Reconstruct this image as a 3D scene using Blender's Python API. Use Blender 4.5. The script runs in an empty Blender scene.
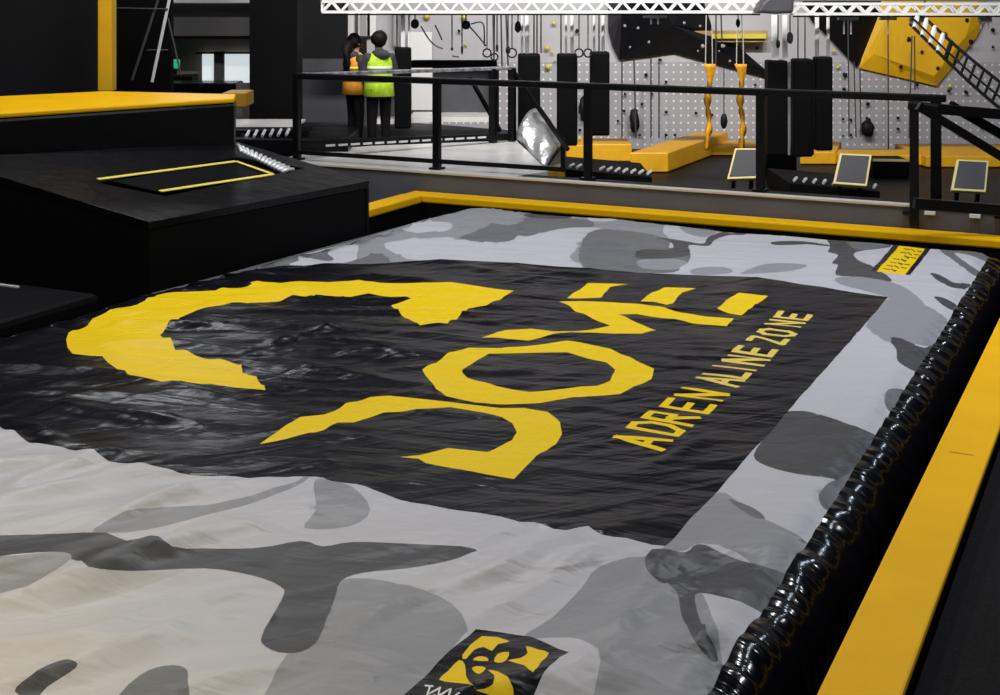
import bpy, math, random
import numpy as np
from mathutils import Vector, noise
from mathutils.geometry import delaunay_2d_cdt
random.seed(7)
COL = bpy.context.scene.collection
# ---------------------------------------------------------------- camera model
FPX = 1345.0
YAW = math.atan(660 / 1345)
H = 2.4
RX, RY = math.cos(YAW), math.sin(YAW)          # camera right
FX, FY = -math.sin(YAW), math.cos(YAW)         # camera forward (level)
BR = (Vector((RX, RY, 0)), Vector((FX, FY, 0)), Vector((0, 0, 1)))
BW = (Vector((1, 0, 0)), Vector((0, 1, 0)), Vector((0, 0, 1)))

def P(x, y, z=None, t=None, Y=None, X=None):
    """point of the place seen at a photo pixel, on a known plane or distance"""
    a = (x - 500) / FPX; b = -(y + 12) / FPX
    w = Vector((RX * a + FX, RY * a + FY, b))
    if z is not None: t = (z - H) / b
    elif Y is not None: t = Y / w.y
    elif X is not None: t = X / w.x
    return Vector((w.x * t, w.y * t, H + w.z * t))

# ---------------------------------------------------------------- materials
def new_mat(name):
    m = bpy.data.materials.new(name); m.use_nodes = True
    nt = m.node_tree; b = nt.nodes['Principled BSDF']
    return m, nt, b

def mat(name, col, rough=0.5, metal=0.0, var=0.0, vscale=8, bump=0.0, bscale=60, coat=0.0, emit=None, es=0, stretch=None, rot=0, spec=None, bdist=0.02):
    m, nt, b = new_mat(name)
    b.inputs['Base Color'].default_value = (*col, 1)
    b.inputs['Roughness'].default_value = rough
    b.inputs['Metallic'].default_value = metal
    if spec is not None: b.inputs['Specular IOR Level'].default_value = spec
    if coat: b.inputs['Coat Weight'].default_value = coat; b.inputs['Coat Roughness'].default_value = 0.15
    if emit:
        b.inputs['Emission Color'].default_value = (*emit, 1); b.inputs['Emission Strength'].default_value = es
    tc = nt.nodes.new('ShaderNodeTexCoord')
    src = tc.outputs['Object']
    if stretch:
        mp = nt.nodes.new('ShaderNodeMapping'); mp.inputs['Scale'].default_value = stretch
        mr = nt.nodes.new('ShaderNodeMapping'); mr.inputs['Rotation'].default_value = (0, 0, -rot)
        nt.links.new(src, mr.inputs[0]); nt.links.new(mr.outputs[0], mp.inputs[0]); src = mp.outputs[0]
    if var:
        n = nt.nodes.new('ShaderNodeTexNoise'); n.inputs['Scale'].default_value = vscale; n.inputs['Detail'].default_value = 4
        nt.links.new(tc.outputs['Object'], n.inputs['Vector'])
        r = nt.nodes.new('ShaderNodeValToRGB')
        r.color_ramp.elements[0].position = 0.3; r.color_ramp.elements[1].position = 0.7
        r.color_ramp.elements[0].color = (*[max(0, c * (1 - var)) for c in col], 1)
        r.color_ramp.elements[1].color = (*[min(1, c * (1 + var)) for c in col], 1)
        nt.links.new(n.outputs['Fac'], r.inputs[0]); nt.links.new(r.outputs[0], b.inputs['Base Color'])
    if bump:
        n = nt.nodes.new('ShaderNodeTexNoise'); n.inputs['Scale'].default_value = bscale; n.inputs['Detail'].default_value = 3
        nt.links.new(src, n.inputs['Vector'])
        bp = nt.nodes.new('ShaderNodeBump'); bp.inputs['Strength'].default_value = bump; bp.inputs['Distance'].default_value = bdist
        nt.links.new(n.outputs['Fac'], bp.inputs['Height']); nt.links.new(bp.outputs[0], b.inputs['Normal'])
    return m

def fabric(name, col, rough=0.42, sheen=0.0, spec=0.3, bstr=0.4):
    """printed nylon: fine creases running in three directions"""
    m, nt, b = new_mat(name)
    b.inputs['Base Color'].default_value = (*col, 1); b.inputs['Roughness'].default_value = rough
    b.inputs['Specular IOR Level'].default_value = spec
    if sheen: b.inputs['Sheen Weight'].default_value = sheen
    tc = nt.nodes.new('ShaderNodeTexCoord'); last = None
    for rot, sc, st in ((0.25, (1.1, 4.5, 1), 1.2), (0.95, (.9, 5, 1), 1.0), (0.1, (3, 13, 1), 0.22)):
        mr = nt.nodes.new('ShaderNodeMapping'); mr.inputs['Rotation'].default_value = (0, 0, -rot)
        mp = nt.nodes.new('ShaderNodeMapping'); mp.inputs['Scale'].default_value = sc
        n = nt.nodes.new('ShaderNodeTexNoise'); n.inputs['Scale'].default_value = 1.0; n.inputs['Detail'].default_value = 3
        n.inputs['Distortion'].default_value = 0.6
        nt.links.new(tc.outputs['Object'], mr.inputs[0]); nt.links.new(mr.outputs[0], mp.inputs[0]); nt.links.new(mp.outputs[0], n.inputs['Vector'])
        bp = nt.nodes.new('ShaderNodeBump'); bp.inputs['Strength'].default_value = min(1, bstr * st); bp.inputs['Distance'].default_value = 0.05
        nt.links.new(n.outputs['Fac'], bp.inputs['Height'])
        if last: nt.links.new(last.outputs[0], bp.inputs['Normal'])
        last = bp
    nt.links.new(last.outputs[0], b.inputs['Normal'])
    return m

def perforated(name, base, dot, step, rad, rough=0.6):
    m, nt, b = new_mat(name); b.inputs['Roughness'].default_value = rough
    tc = nt.nodes.new('ShaderNodeTexCoord')
    sp = nt.nodes.new('ShaderNodeSeparateXYZ'); nt.links.new(tc.outputs['Object'], sp.inputs[0])
    def math_(op, a, bb=None, v=None):
        n = nt.nodes.new('ShaderNodeMath'); n.operation = op
        nt.links.new(a, n.inputs[0])
        if bb is not None: nt.links.new(bb, n.inputs[1])
        if v is not None: n.inputs[1].default_value = v
        return n.outputs[0]
    sq = []
    for o in ('X', 'Z'):
        f = math_('FRACT', math_('MULTIPLY', math_('ADD', sp.outputs[o], v=100), v=1 / step))
        d = math_('SUBTRACT', f, v=0.5); sq.append(math_('MULTIPLY', d, d))
    r = math_('SQRT', math_('ADD', sq[0], sq[1])); k = math_('LESS_THAN', r, v=rad / step)
    mx = nt.nodes.new('ShaderNodeMix'); mx.data_type = 'RGBA'
    n = nt.nodes.new('ShaderNodeTexNoise'); n.inputs['Scale'].default_value = 1.3
    nt.links.new(tc.outputs['Object'], n.inputs['Vector'])
    rp = nt.nodes.new('ShaderNodeValToRGB'); rp.color_ramp.elements[0].color = (*[c * .82 for c in base], 1); rp.color_ramp.elements[1].color = (*[c * 1.15 for c in base], 1)
    nt.links.new(n.outputs['Fac'], rp.inputs[0])
    nt.links.new(k, mx.inputs['Factor']); nt.links.new(rp.outputs[0], mx.inputs['A']); mx.inputs['B'].default_value = (*dot, 1)
    nt.links.new(mx.outputs['Result'], b.inputs['Base Color'])
    return m

M = {
 'yellow_vinyl': mat('yellow_vinyl', (0.88, 0.47, 0.003), 0.42, spec=.10, var=0.05, vscale=3, bump=0.15, bscale=5),
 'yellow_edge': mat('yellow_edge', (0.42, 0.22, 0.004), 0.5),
 'yellow_foam': mat('yellow_foam', (0.78, 0.40, 0.006), 0.5, var=0.08, vscale=4),
 'yellow_panel': mat('yellow_panel', (0.82, 0.46, 0.008), 0.5, var=0.06, vscale=2),
 'black_vinyl': mat('black_vinyl', (0.004, 0.004, 0.005), 0.36, bump=0.5, bscale=4, bdist=0.04, spec=0.16),
 'black_matte': mat('black_matte', (0.004, 0.004, 0.0045), 0.6, spec=0.06),
 'black_gloss': mat('black_gloss', (0.004, 0.004, 0.006), 0.16, bump=0.35, bscale=9, bdist=0.03, spec=0.6),
 'black_steel': mat('black_steel', (0.004, 0.004, 0.005), 0.38, metal=0.0, spec=0.25),
 'carpet': mat('carpet', (0.016, 0.0155, 0.0165), 0.95, var=0.3, vscale=90, bump=0.6, bscale=300, spec=0.1),
 'dark_floor': mat('dark_floor', (0.008, 0.008, 0.010), 0.5, spec=.15, var=0.3, vscale=2),
 'fascia': mat('fascia', (0.095, 0.095, 0.108), 0.6, var=0.1, vscale=2),
 'coping': mat('coping', (0.6, 0.55, 0.48), 0.4),
 'white_deck': mat('white_deck', (0.72, 0.70, 0.68), 0.25, var=0.12, vscale=2.5),
 'dark_wall': mat('dark_wall', (0.012, 0.012, 0.0135), 0.7, spec=.1, var=0.1, vscale=1),
 'grey_wall': mat('grey_wall', (0.11, 0.105, 0.11), 0.7, var=0.1, vscale=1),
 'tan_wall': mat('tan_wall', (0.17, 0.15, 0.13), 0.7, var=0.1, vscale=1),
 'white_wall': mat('white_wall', (0.62, 0.60, 0.62), 0.6, var=0.06, vscale=1.5),
 'bright_wall': mat('bright_wall', (0.85, 0.84, 0.82), 0.5),
 'plain_wall': mat('plain_wall', (0.46, 0.44, 0.46), 0.6, var=0.08, vscale=1.0),
 'perf_wall': perforated('perf_wall', (0.37, 0.36, 0.38), (0.72, 0.72, 0.71), 0.135, 0.02),
 'mid_panel': mat('mid_panel', (0.06, 0.06, 0.068), 0.5, var=0.2, vscale=2),
 'alu': mat('alu', (0.80, 0.80, 0.77), 0.4, metal=0.1),
 'white_strap': mat('white_strap', (0.75, 0.74, 0.74), 0.6),
 'black_panel': mat('black_panel', (0.006, 0.006, 0.008), 0.55, spec=.15),
 'charcoal': mat('charcoal', (0.06, 0.058, 0.065), 0.6, var=0.15, vscale=60),
 'cream': mat('cream', (0.80, 0.68, 0.28), 0.5),
 'line_yellow': mat('line_yellow', (0.80, 0.66, 0.10), 0.5),
 'hold_black': mat('hold_black', (0.008, 0.008, 0.010), 0.6, spec=.2),
 'hold_yellow': mat('hold_yellow', (0.70, 0.60, 0.06), 0.5),
 'hold_grey': mat('hold_grey', (0.35, 0.34, 0.34), 0.5),
 'rope': mat('rope', (0.05, 0.045, 0.045), 0.8),
 'rope_light': mat('rope_light', (0.45, 0.43, 0.40), 0.8),
 'silk': mat('silk', (0.85, 0.38, 0.01), 0.55, var=0.15, vscale=6, bump=0.6, bscale=12),
 'silver': mat('silver', (0.60, 0.60, 0.60), 0.28, metal=0.7, bump=0.8, bscale=2.2, bdist=0.15),
 'spring': mat('spring', (0.75, 0.75, 0.76), 0.35, metal=0.3),
 'skin': mat('skin', (0.42, 0.24, 0.16), 0.5),
 'hair': mat('hair', (0.006, 0.004, 0.004), 0.6, spec=.15),
 'shirt': mat('shirt', (0.030, 0.033, 0.036), 0.8, var=0.2, vscale=10),
 'trousers': mat('trousers', (0.006, 0.005, 0.006), 0.85, spec=.1),
 'vest_lime': mat('vest_lime', (0.46, 0.70, 0.02), 0.6, var=0.25, vscale=9),
 'vest_amber': mat('vest_amber', (0.75, 0.30, 0.02), 0.6, var=0.2, vscale=9),
 'vest_gold': mat('vest_gold', (0.80, 0.62, 0.03), 0.6),
 'reflective': mat('reflective', (0.7, 0.72, 0.6), 0.3),
 'green_light': mat('green_light', (0.02, 0.3, 0.18), 0.5, emit=(0.05, 0.55, 0.35), es=0.5),
 'daylight': mat('daylight', (0.6, 0.65, 0.66), 0.4, emit=(0.78, 0.86, 0.88), es=0.75),
 'lamp_body': mat('lamp_body', (0.1, 0.1, 0.1), 0.5),
 # print of the airbag sheet
 'print_light': fabric('print_light', (0.50, 0.49, 0.52)),
 'print_mid': fabric('print_mid', (0.27, 0.27, 0.29)),
 'print_grey': fabric('print_grey', (0.145, 0.145, 0.155)),
 'print_dark': fabric('print_dark', (0.06, 0.06, 0.064)),
 'print_black': fabric('print_black', (0.004, 0.004, 0.007), rough=0.28, spec=0.14),
 'print_yellow': fabric('print_yellow', (0.86, 0.58, 0.002), spec=0.12),
 'print_cream': fabric('print_cream', (0.80, 0.58, 0.10)),
 'print_white': fabric('print_white', (0.75, 0.75, 0.75)),
 'skirt': mat('skirt', (0.004, 0.004, 0.006), 0.15, bump=0.4, bscale=1.0, bdist=0.03, spec=0.45, stretch=(2, 13, 2), rot=-.15),
}

# ---------------------------------------------------------------- mesh builder
class MB:
    def __init__(s): s.v = []; s.f = []
    def add(s, vs, fs):
        o = len(s.v); s.v += [Vector(v) for v in vs]; s.f += [tuple(i + o for i in f) for f in fs]; return s
    def box(s, c, d, B=BW):
        c = Vector(c); vs = []
        for k in (-1, 1):
            for j in (-1, 1):
                for i in (-1, 1): vs.append(c + B[0] * i * d[0] / 2 + B[1] * j * d[1] / 2 + B[2] * k * d[2] / 2)
        return s.add(vs, [(0, 2, 3, 1), (4, 5, 7, 6), (0, 1, 5, 4), (2, 6, 7, 3), (0, 4, 6, 2), (1, 3, 7, 5)])
    def prism(s, poly, vec):
        poly = [Vector(p) for p in poly]; vec = Vector(vec); n = len(poly)
        nrm = sum(((poly[i] - poly[0]).cross(poly[(i + 1) % n] - poly[0]) for i in range(1, n - 1)), Vector())
        if nrm.dot(vec) > 0: poly = poly[::-1]
        vs = poly + [p + vec for p in poly]
        return s.add(vs, [tuple(range(n)), tuple(range(2 * n - 1, n - 1, -1))] + [(i, i + n, (i + 1) % n + n, (i + 1) % n) for i in range(n)])
    def tube(s, pts, r, n=8, closed=False):
        pts = [Vector(p) for p in pts]; rings = []; m = len(pts)
        for i, p in enumerate(pts):
            a = pts[(i - 1) % m] if (closed or i > 0) else p
            b = pts[(i + 1) % m] if (closed or i < m - 1) else p
            d = (b - a).normalized()
            u = d.cross(Vector((0, 0, 1)))
            if u.length < 0.1: u = d.cross(Vector((1, 0, 0)))
            u.normalize(); w = d.cross(u)
            rr = r[i] if isinstance(r, (list, tuple)) else r
            rings.append([p + (u * math.cos(q * 2 * math.pi / n) + w * math.sin(q * 2 * math.pi / n)) * rr for q in range(n)])
        vs = [v for g in rings for v in g]; fs = []
        for i in range(m if closed else m - 1):
            j = (i + 1) % m
            for q in range(n): fs.append((i * n + q, j * n + q, j * n + (q + 1) % n, i * n + (q + 1) % n))
        if not closed: fs += [tuple(range(n)), tuple((m - 1) * n + q for q in range(n - 1, -1, -1))]
        return s.add(vs, fs)
    def bar(s, a, b, w, h):
        a = Vector(a); b = Vector(b); d = (b - a); L = d.length; d.normalize()
        u = d.cross(Vector((0, 0, 1)))
        if u.length < 0.05: u = Vector((1, 0, 0))
        u.normalize(); v = u.cross(d)
        return s.box((a + b) / 2, (w, L, h), (u, d, v))
    def blob(s, c, r, seed=0, amp=0.25, n=8):
        c = Vector(c); vs = []; fs = []
        for i in range(n + 1):
            th = math.pi * i / n
            for j in range(n * 2):
                ph = math.pi * j / n
                d = Vector((math.sin(th) * math.cos(ph), math.sin(th) * math.sin(ph), math.cos(th)))
                k = 1 + amp * noise.noise(d * 1.6 + Vector((seed * 3.1, seed, 0)))
                vs.append(c + Vector((d.x * r[0], d.y * r[1], d.z * r[2])) * k)
        w = 2 * n
        for i in range(n):
            for j in range(w): fs.append((i * w + j, (i + 1) * w + j, (i + 1) * w + (j + 1) % w, i * w + (j + 1) % w))
        return s.add(vs, fs)
    def build(s, name, m, parent=None, bevel=0, smooth=False, origin=None, B=None):
        me = bpy.data.meshes.new(name)
        vs = s.v
        ob = bpy.data.objects.new(name, me); COL.objects.link(ob)
        if parent is not None:
            ob.parent = parent; o = Vector(parent.location); rz = parent.rotation_euler.z
        else:
            if origin is None:
                xs = [v.x for v in vs]; ys = [v.y for v in vs]; zs = [v.z for v in vs]
                origin = Vector(((min(xs) + max(xs)) / 2, (min(ys) + max(ys)) / 2, min(zs)))
            o = Vector(origin); ob.location = o; rz = 0
            if B is BR: rz = YAW; ob.rotation_euler.z = rz
        if parent is not None and parent.parent is not None:
            o = Vector(parent.parent.location); rz = parent.parent.rotation_euler.z   # parts sit at their thing's origin
        c, sn = math.cos(-rz), math.sin(-rz)
        loc = []
        for v in vs:
            q = v - o; loc.append((q.x * c - q.y * sn, q.x * sn + q.y * c, q.z))
        me.from_pydata(loc, [], s.f); me.update()
        me.materials.append(M[m] if isinstance(m, str) else m)
        if smooth: me.shade_smooth()
        if bevel:
            bv = ob.modifiers.new('bevel', 'BEVEL'); bv.width = bevel; bv.segments = 2; bv.limit_method = 'ANGLE'
        return ob

def tag(o, label, cat, group=None, kind=None):
    if label: o['label'] = label
    if cat: o['category'] = cat
    if group: o['group'] = group
    if kind: o['kind'] = kind
    return o
def thing(name, label, cat, loc=(0, 0, 0), group=None, rz=0):
    o = bpy.data.objects.new(name, None); COL.objects.link(o); o.location = loc; o.rotation_euler.z = rz
    o.empty_display_size = 0.1
    return tag(o, label, cat, group)
def struct(o, label=None, cat=None):
    o['kind'] = 'structure'
    if label: o['label'] = label
    if cat: o['category'] = cat
    return o
def dup(root, delta, label=None, group=None):
    """copy a thing with its parts and sub-parts, moved by delta"""
    r = root.copy(); COL.objects.link(r); r.location = Vector(root.location) + Vector(delta)
    if label: r['label'] = label
    if group: r['group'] = group
    for ch in list(root.children):
        c = ch.copy(); COL.objects.link(c); c.parent = r
        for g in ch.children:
            d = g.copy(); COL.objects.link(d); d.parent = c
    return r

# ================================================================ SETTING
def slab(name, x0, x1, y0, y1, z0, z1, m, **k):
    return MB().box(((x0 + x1) / 2, (y0 + y1) / 2, (z0 + z1) / 2), (x1 - x0, y1 - y0, z1 - z0)).build(name, m, **k)
LOW = -0.60
struct(slab('floor', -32, 14, -4, 36, -1.45, -1.25, 'dark_floor'), 'dark pit and hall floor far below the pads', 'floor')
struct(slab('walkway_carpet', -0.78, 4.5, -2, 13.85, -1.25, -0.09, 'carpet'), 'black carpeted walkway right of the long yellow edge pad', 'floor')
struct(slab('arena_floor', -26, 12, 14.75, 36, -1.24, LOW, 'dark_floor'), 'dark floor of the obstacle area beyond the railing', 'floor')
# retaining wall (fascia) behind the far yellow pad
struct(slab('wall_far', -9.9, 6, 13.90, 14.16, -1.25, 0.205, 'fascia'), 'low grey retaining wall behind the far yellow pad', 'wall')
struct(slab('wall_top', -9.9, 6, 13.985, 14.20, 0.206, 0.230, 'dark_floor'), 'dark top of the low grey wall', 'wall')
struct(slab('trim_1', -9.9, 6, 13.88, 13.98, 0.206, 0.235, 'coping', bevel=0.006), 'thin pale coping on the low grey wall', 'trim')
# white walkway deck wedge
PA, PB, PC = Vector((-9.95, 14.22, .0)), P(512, 136, z=.235), P(548, 171, z=.235)
poly = [Vector((-9.95, 13.99, 0.10)), Vector((-6.65, 13.99, 0.10)), Vector((PC.x, PC.y, 0.10)), Vector((PB.x, PB.y, 0.10)), Vector((-10.2, 15.0, 0.10))]
struct(MB().prism(poly, (0, 0, 0.134)).build('white_deck', 'white_deck'), 'glossy white walkway deck behind the railing', 'floor')
# dark side deck on the left where the two people stand
L1 = [Vector((-22, 14.2, -.59)), Vector((-10.3, 14.2, -.59)), Vector((-10.3, 15.02, -.59)), Vector((PB.x - .15, PB.y + .05, -.59)), P(540, 125, t=21.5) * 1.0, P(420, 120, t=23), P(60, 120, t=25)]
for v in L1: v.z = -.59
struct(MB().prism(L1, (0, 0, .68)).build('dark_deck', 'dark_floor'), 'dark raised deck under the two people', 'floor')

# back wall of the obstacle hall, square to the view: plane t=25
def wallbox(name, x0, x1, y0, y1, t, th, m, **k):
    a = P(x0, y0, t=t); b = P(x1, y1, t=t)
    c = (a + b) / 2 + BR[1] * th / 2
    w = (x1 - x0) * t / FPX; h = (y1 - y0) * t / FPX
    return MB().box(c, (w, th, h), BR).build(name, m, B=BR, **k)
struct(wallbox('wall_back', 250, 1500, -340, 62, 25.1, .3, 'plain_wall'), 'pale grey upper wall of the climbing area', 'wall')
struct(wallbox('wall_back_lower', 430, 1500, 62, 150, 25.08, .3, 'perf_wall'), 'grey perforated climbing wall with rows of bolt holes', 'wall')
struct(wallbox('wall_back_left', 250, 432, 62, 150, 25.09, .3, 'white_wall'), 'white wall strip behind the two people', 'wall')
struct(slab('wall_left', -32.3, -32, -4, 36, -1.25, 7.2, 'dark_wall'))
struct(slab('wall_right', 14, 14.3, -4, 36, -1.25, 7.2, 'dark_wall'))
struct(slab('wall_rear', -32, 14, -4.3, -4, -1.25, 7.2, 'dark_wall'))
struct(slab('wall_front', -32, 14, 36, 36.3, -1.25, 7.2, 'dark_wall'))
struct(slab('ceiling', -32, 14, -4, 36, 7.2, 7.4, 'dark_wall'))

# ================================================================ AIRBAG
ZB = -0.05
def bag_left(y):                                   # left rim of the sheet
    return -7.30 + 0.30 * min(1, max(0, (y - 8.3) / 2.8))
X1, Y0, Y1 = -1.40, 2.2, 13.35
def nz(x, y, rot, sx, sy, sd): 
    c, s = math.cos(rot), math.sin(rot); u = (x * c + y * s) * sx; v = (-x * s + y * c) * sy
    return noise.noise(Vector((u, v, sd)))
def ss(a, b, x): t = min(1, max(0, (x - a) / (b - a))); return t * t * (3 - 2 * t)
CREASES = []                                       # (x0, y0, x1, y1, height, half width): pulled folds in the sheet
for x0, y0, x1, y1, hh, ww in ((318, 480, 60, 537, .040, .055), (314, 482, 170, 556, .022, .05), (622, 538, 420, 592, .034, .045), (650, 546, 395, 645, .028, .05), (560, 530, 370, 566, .026, .04), (110, 456, -10, 505, .04, .07),
        (240, 480, 80, 486, .025, .05), (290, 525, 15, 612, .024, .06), (285, 590, 40, 650, .028, .05), (430, 600, 290, 668, .026, .045), (705, 585, 560, 645, .030, .04), (690, 560, 590, 615, .024, .035), (240, 620, 120, 655, .022, .04), (500, 560, 400, 590, .02, .035), (180, 560, 60, 580, .022, .04), (650, 620, 575, 680, .022, .035),
        (150, 330, 300, 332, .030, .06), (268, 350, 345, 322, .030, .04), (345, 350, 415, 356, .035, .05), (190, 362, 460, 388, .030, .06), (-20, 330, 90, 338, .035, .07), (10, 405, 240, 432, .035, .07), (-10, 425, 90, 448, .03, .05), (190, 310, 290, 308, .02, .05), (60, 380, 260, 400, .025, .05), (300, 440, 420, 430, .015, .04), (440, 372, 560, 368, .015, .04),
        (100, 330, 190, 322, .022, .05), (95, 352, 200, 345, .022, .05), (500, 455, 640, 440, .012, .03), (620, 470, 740, 430, .012, .03), (640, 350, 760, 362, .014, .04),
        (800, 420, 885, 392, .020, .03), (770, 478, 838, 515, .018, .025), (745, 492, 800, 500, .014, .02), (725, 300, 850, 318, .014, .04), (700, 600, 745, 585, .014, .02), (700, 625, 740, 605, .014, .018), (690, 655, 735, 632, .014, .018), (855, 330, 910, 345, .012, .02), (690, 690, 725, 662, .014, .018), (300, 268, 460, 262, .02, .05), (500, 268, 620, 275, .016, .05)):
    a_0, a_1 = P(x0, y0, z=ZB), P(x1, y1, z=ZB)
    CREASES.append((a_0.x, a_0.y, a_1.x, a_1.y, hh, ww))
def crease(x, y):
    h = 0
    for x0, y0, x1, y1, hh, ww in CREASES:
        dx, dy = x1 - x0, y1 - y0; L2 = dx * dx + dy * dy; t = ((x - x0) * dx + (y - y0) * dy) / L2
        if t < -.1 or t > 1.1: continue
        L = math.sqrt(L2); d = ((x - x0) * dy - (y - y0) * dx) / L + .05 * math.sin(t * 5 + x0)
        w = ww * (1.1 if d > 0 else .6) * (1 + .5 * t)
        if abs(d) > 3.2 * w: continue
        h += hh * math.exp(-(d / w) ** 2) * ss(-.1, .25, t) * ss(1.1, .6, t)
    return h
def bagz(x, y):
    near = 1 - ss(4.8, 6.2, y - 0.1 * (x + 4)); right = ss(-2.7, -1.6, x)
    midw = (1 - near) * (1 - right)
    left = ss(-3.6, -5.2, x)
    h = 0.0
    # broad pillowy undulation
    h += 0.016 * nz(x, y, .3, .35, .6, 3.3)
    # creases in the black banner, stronger to the left
    r = 1 - abs(nz(x, y, .32, .55, 2.6, 9.1)) * 2.0
    h += midw * (0.010 + 0.030 * left) * max(0, r) ** 2
    h += midw * (0.004 + 0.012 * left) * (1 - abs(nz(x, y, .45, 1.0, 5.0, 5.5)) * 2)
    h += midw * 0.0035 * nz(x, y, .2, 2.0, 10.0, 1.5)
    # long diagonal tension folds in the near field
    r = 1 - abs(nz(x, y, .95, .45, 2.2, 7.7)) * 2.2
    h += near * 0.060 * max(0, r) ** 1.6
    h += near * 0.018 * (1 - abs(nz(x, y, .80, .9, 5.0, 4.4)) * 2) + near * .002 * nz(x, y, .9, 2, 11, 2.2)
    # puckers along the right hem
    pk = ss(-2.1, -1.42, x)
    h += right * 0.012 * nz(x, y, .1, 1.2, 4.0, 8.8) + pk * 0.014 * (1 - abs(nz(x, y, -.15, 1.5, 9.0, 6.1)) * 2)
    h += ss(2.6, .9, 0) * 0
    # sag at the rim
    h -= 0.05 * ss(-1.52, -1.40, x) + 0.05 * ss(13.1, 13.35, y)
    h -= 0.05 * ss(bag_left(y) + .25, bag_left(y), x)
    return ZB + h + crease(x, y) - .006

def smooth_poly(pts, sub=4):
    """closed Catmull-Rom through traced outline"""
    n = len(pts); out = []
    for i in range(n):
        p0, p1, p2, p3 = [np.array(pts[(i + k - 1) % n], float) for k in range(4)]
        for s in range(sub):
            t = s / sub
            out.append(tuple(0.5 * ((2 * p1) + (-p0 + p2) * t + (2 * p0 - 5 * p1 + 4 * p2 - p3) * t * t + (-p0 + 3 * p1 - 3 * p2 + p3) * t ** 3)))
    return out
def zo(scale, ox, oy, pts): return [(ox + x / scale, oy + y / scale) for x, y in pts]
def ground(pts):
    out = []
    for x, y in pts:
        z = ZB
        for _ in range(7):
            q = P(x, y, z=z); z = .5 * z + .5 * bagz(q.x, q.y)
        q = P(x, y, z=z); out.append((q.x, q.y))
    return out
PR = []                                            # (material, world polygon) painted in order
def pr(m, px, sm=3): PR.append((m, ground(smooth_poly(px, sm) if sm else px)))
a_ = lambda p: zo(4.167, 160, 200, p); b_ = lambda p: zo(4.167, 380, 195, p); c_ = lambda p: zo(4.167, 600, 200, p)
d_ = lambda p: zo(5, 800, 215, p); e_ = lambda p: zo(3.859, 720, 300, p); f_ = lambda p: zo(2.8375, 620, 450, p)
g_ = lambda p: zo(2.778, 300, 470, p); h_ = lambda p: zo(2.726, 0, 440, p)
# --- camouflage, far band
pr('print_grey', [(100, 300), (160, 270), (360, 238), (440, 205), (440, 232), (400, 268), (330, 270), (250, 272), (200, 285)], 0)
pr('print_light', a_([(60, 312), (130, 285), (230, 270), (310, 272), (240, 292), (100, 318)]))
pr('print_light', a_([(420, 225), (480, 200), (640, 160), (790, 130), (800, 180), (828, 190), (822, 245), (720, 268), (540, 270), (580, 250), (480, 240)]))
pr('print_grey', a_([(580, 225), (610, 205), (710, 205), (700, 225), (725, 245), (700, 255), (640, 245), (590, 235)]))
pr('print_mid', a_([(790, 130), (800, 180), (828, 190), (822, 245), (900, 225), (1010, 250), (1080, 200), (1100, 90), (1000, 85)]))
pr('print_mid', [(380, 232), (430, 208), (600, 212), (700, 224), (690, 232), (640, 245), (600, 262), (590, 268), (470, 264), (390, 262)], 0)
pr('print_light', b_([(75, 120), (110, 100), (180, 110), (290, 115), (295, 140), (230, 158), (120, 155)]))
pr('print_grey', b_([(330, 180), (430, 140), (500, 100), (700, 95), (870, 105), (880, 135), (760, 142), (600, 176), (480, 202)]))
pr('print_mid', b_([(440, 70), (560, 85), (600, 105), (540, 125), (450, 110)]))
pr('print_dark', b_([(600, 82), (700, 84), (790, 88), (780, 98), (640, 96)]))
pr('print_light', b_([(15, 205), (80, 190), (280, 175), (330, 190), (480, 200), (600, 175), (760, 140), (900, 135), (920, 150), (900, 175), (820, 200), (830, 215), (790, 260), (840, 305), (600, 285), (300, 282), (130, 268), (40, 230)]))
pr('print_light', b_([(865, 92), (980, 85), (1000, 100), (950, 110), (880, 108)]))
pr('print_grey', c_([(-60, 150), (0, 122), (130, 130), (240, 150), (290, 175), (290, 200), (370, 215), (370, 255), (310, 300), (150, 305), (0, 295), (-60, 285), (-90, 230)]))
pr('print_mid', c_([(160, 250), (320, 245), (370, 270), (310, 290), (180, 285)]))
pr('print_light', c_([(262, 130), (290, 90), (350, 85), (560, 100), (700, 122), (960, 130), (980, 170), (960, 220), (990, 260), (980, 320), (890, 350), (700, 310), (440, 320), (330, 290), (380, 250), (370, 195), (300, 165)]))
pr('print_mid', c_([(330, 110), (400, 88), (560, 100), (500, 130), (440, 155), (370, 142)]))
pr('print_dark', c_([(240, 155), (350, 170), (430, 182), (450, 155), (510, 133), (560, 138), (570, 100), (620, 100), (700, 125), (600, 145), (540, 146), (480, 165), (450, 192), (370, 188), (370, 230), (250, 245), (150, 240), (170, 205), (290, 208), (300, 180)]))
pr('print_dark', c_([(715, 175), (800, 170), (880, 175), (900, 182), (740, 188)]))
pr('print_mid', c_([(380, 290), (460, 278), (540, 285), (540, 305), (400, 312)]))
pr('print_mid', c_([(590, 302), (700, 265), (860, 270), (800, 295), (620, 308)]))
pr('print_dark', d_([(45, 75), (130, 75), (220, 95), (220, 120), (330, 120), (490, 130), (450, 160), (280, 185), (290, 225), (370, 260), (460, 325), (400, 337), (290, 310), (180, 300), (190, 250), (160, 240), (190, 200), (140, 185), (150, 150), (100, 90)]))
pr('print_grey', d_([(230, 125), (330, 122), (485, 132), (440, 155), (290, 175)]))
pr('print_dark', d_([(0, 133), (140, 148), (140, 156), (0, 141)]))
pr('print_mid', d_([(190, 312), (330, 312), (500, 350), (600, 420), (620, 470), (430, 408), (200, 345)]))
pr('print_dark', d_([(650, 290), (700, 300), (770, 338), (850, 345), (830, 367), (760, 362), (690, 328)]))
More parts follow.
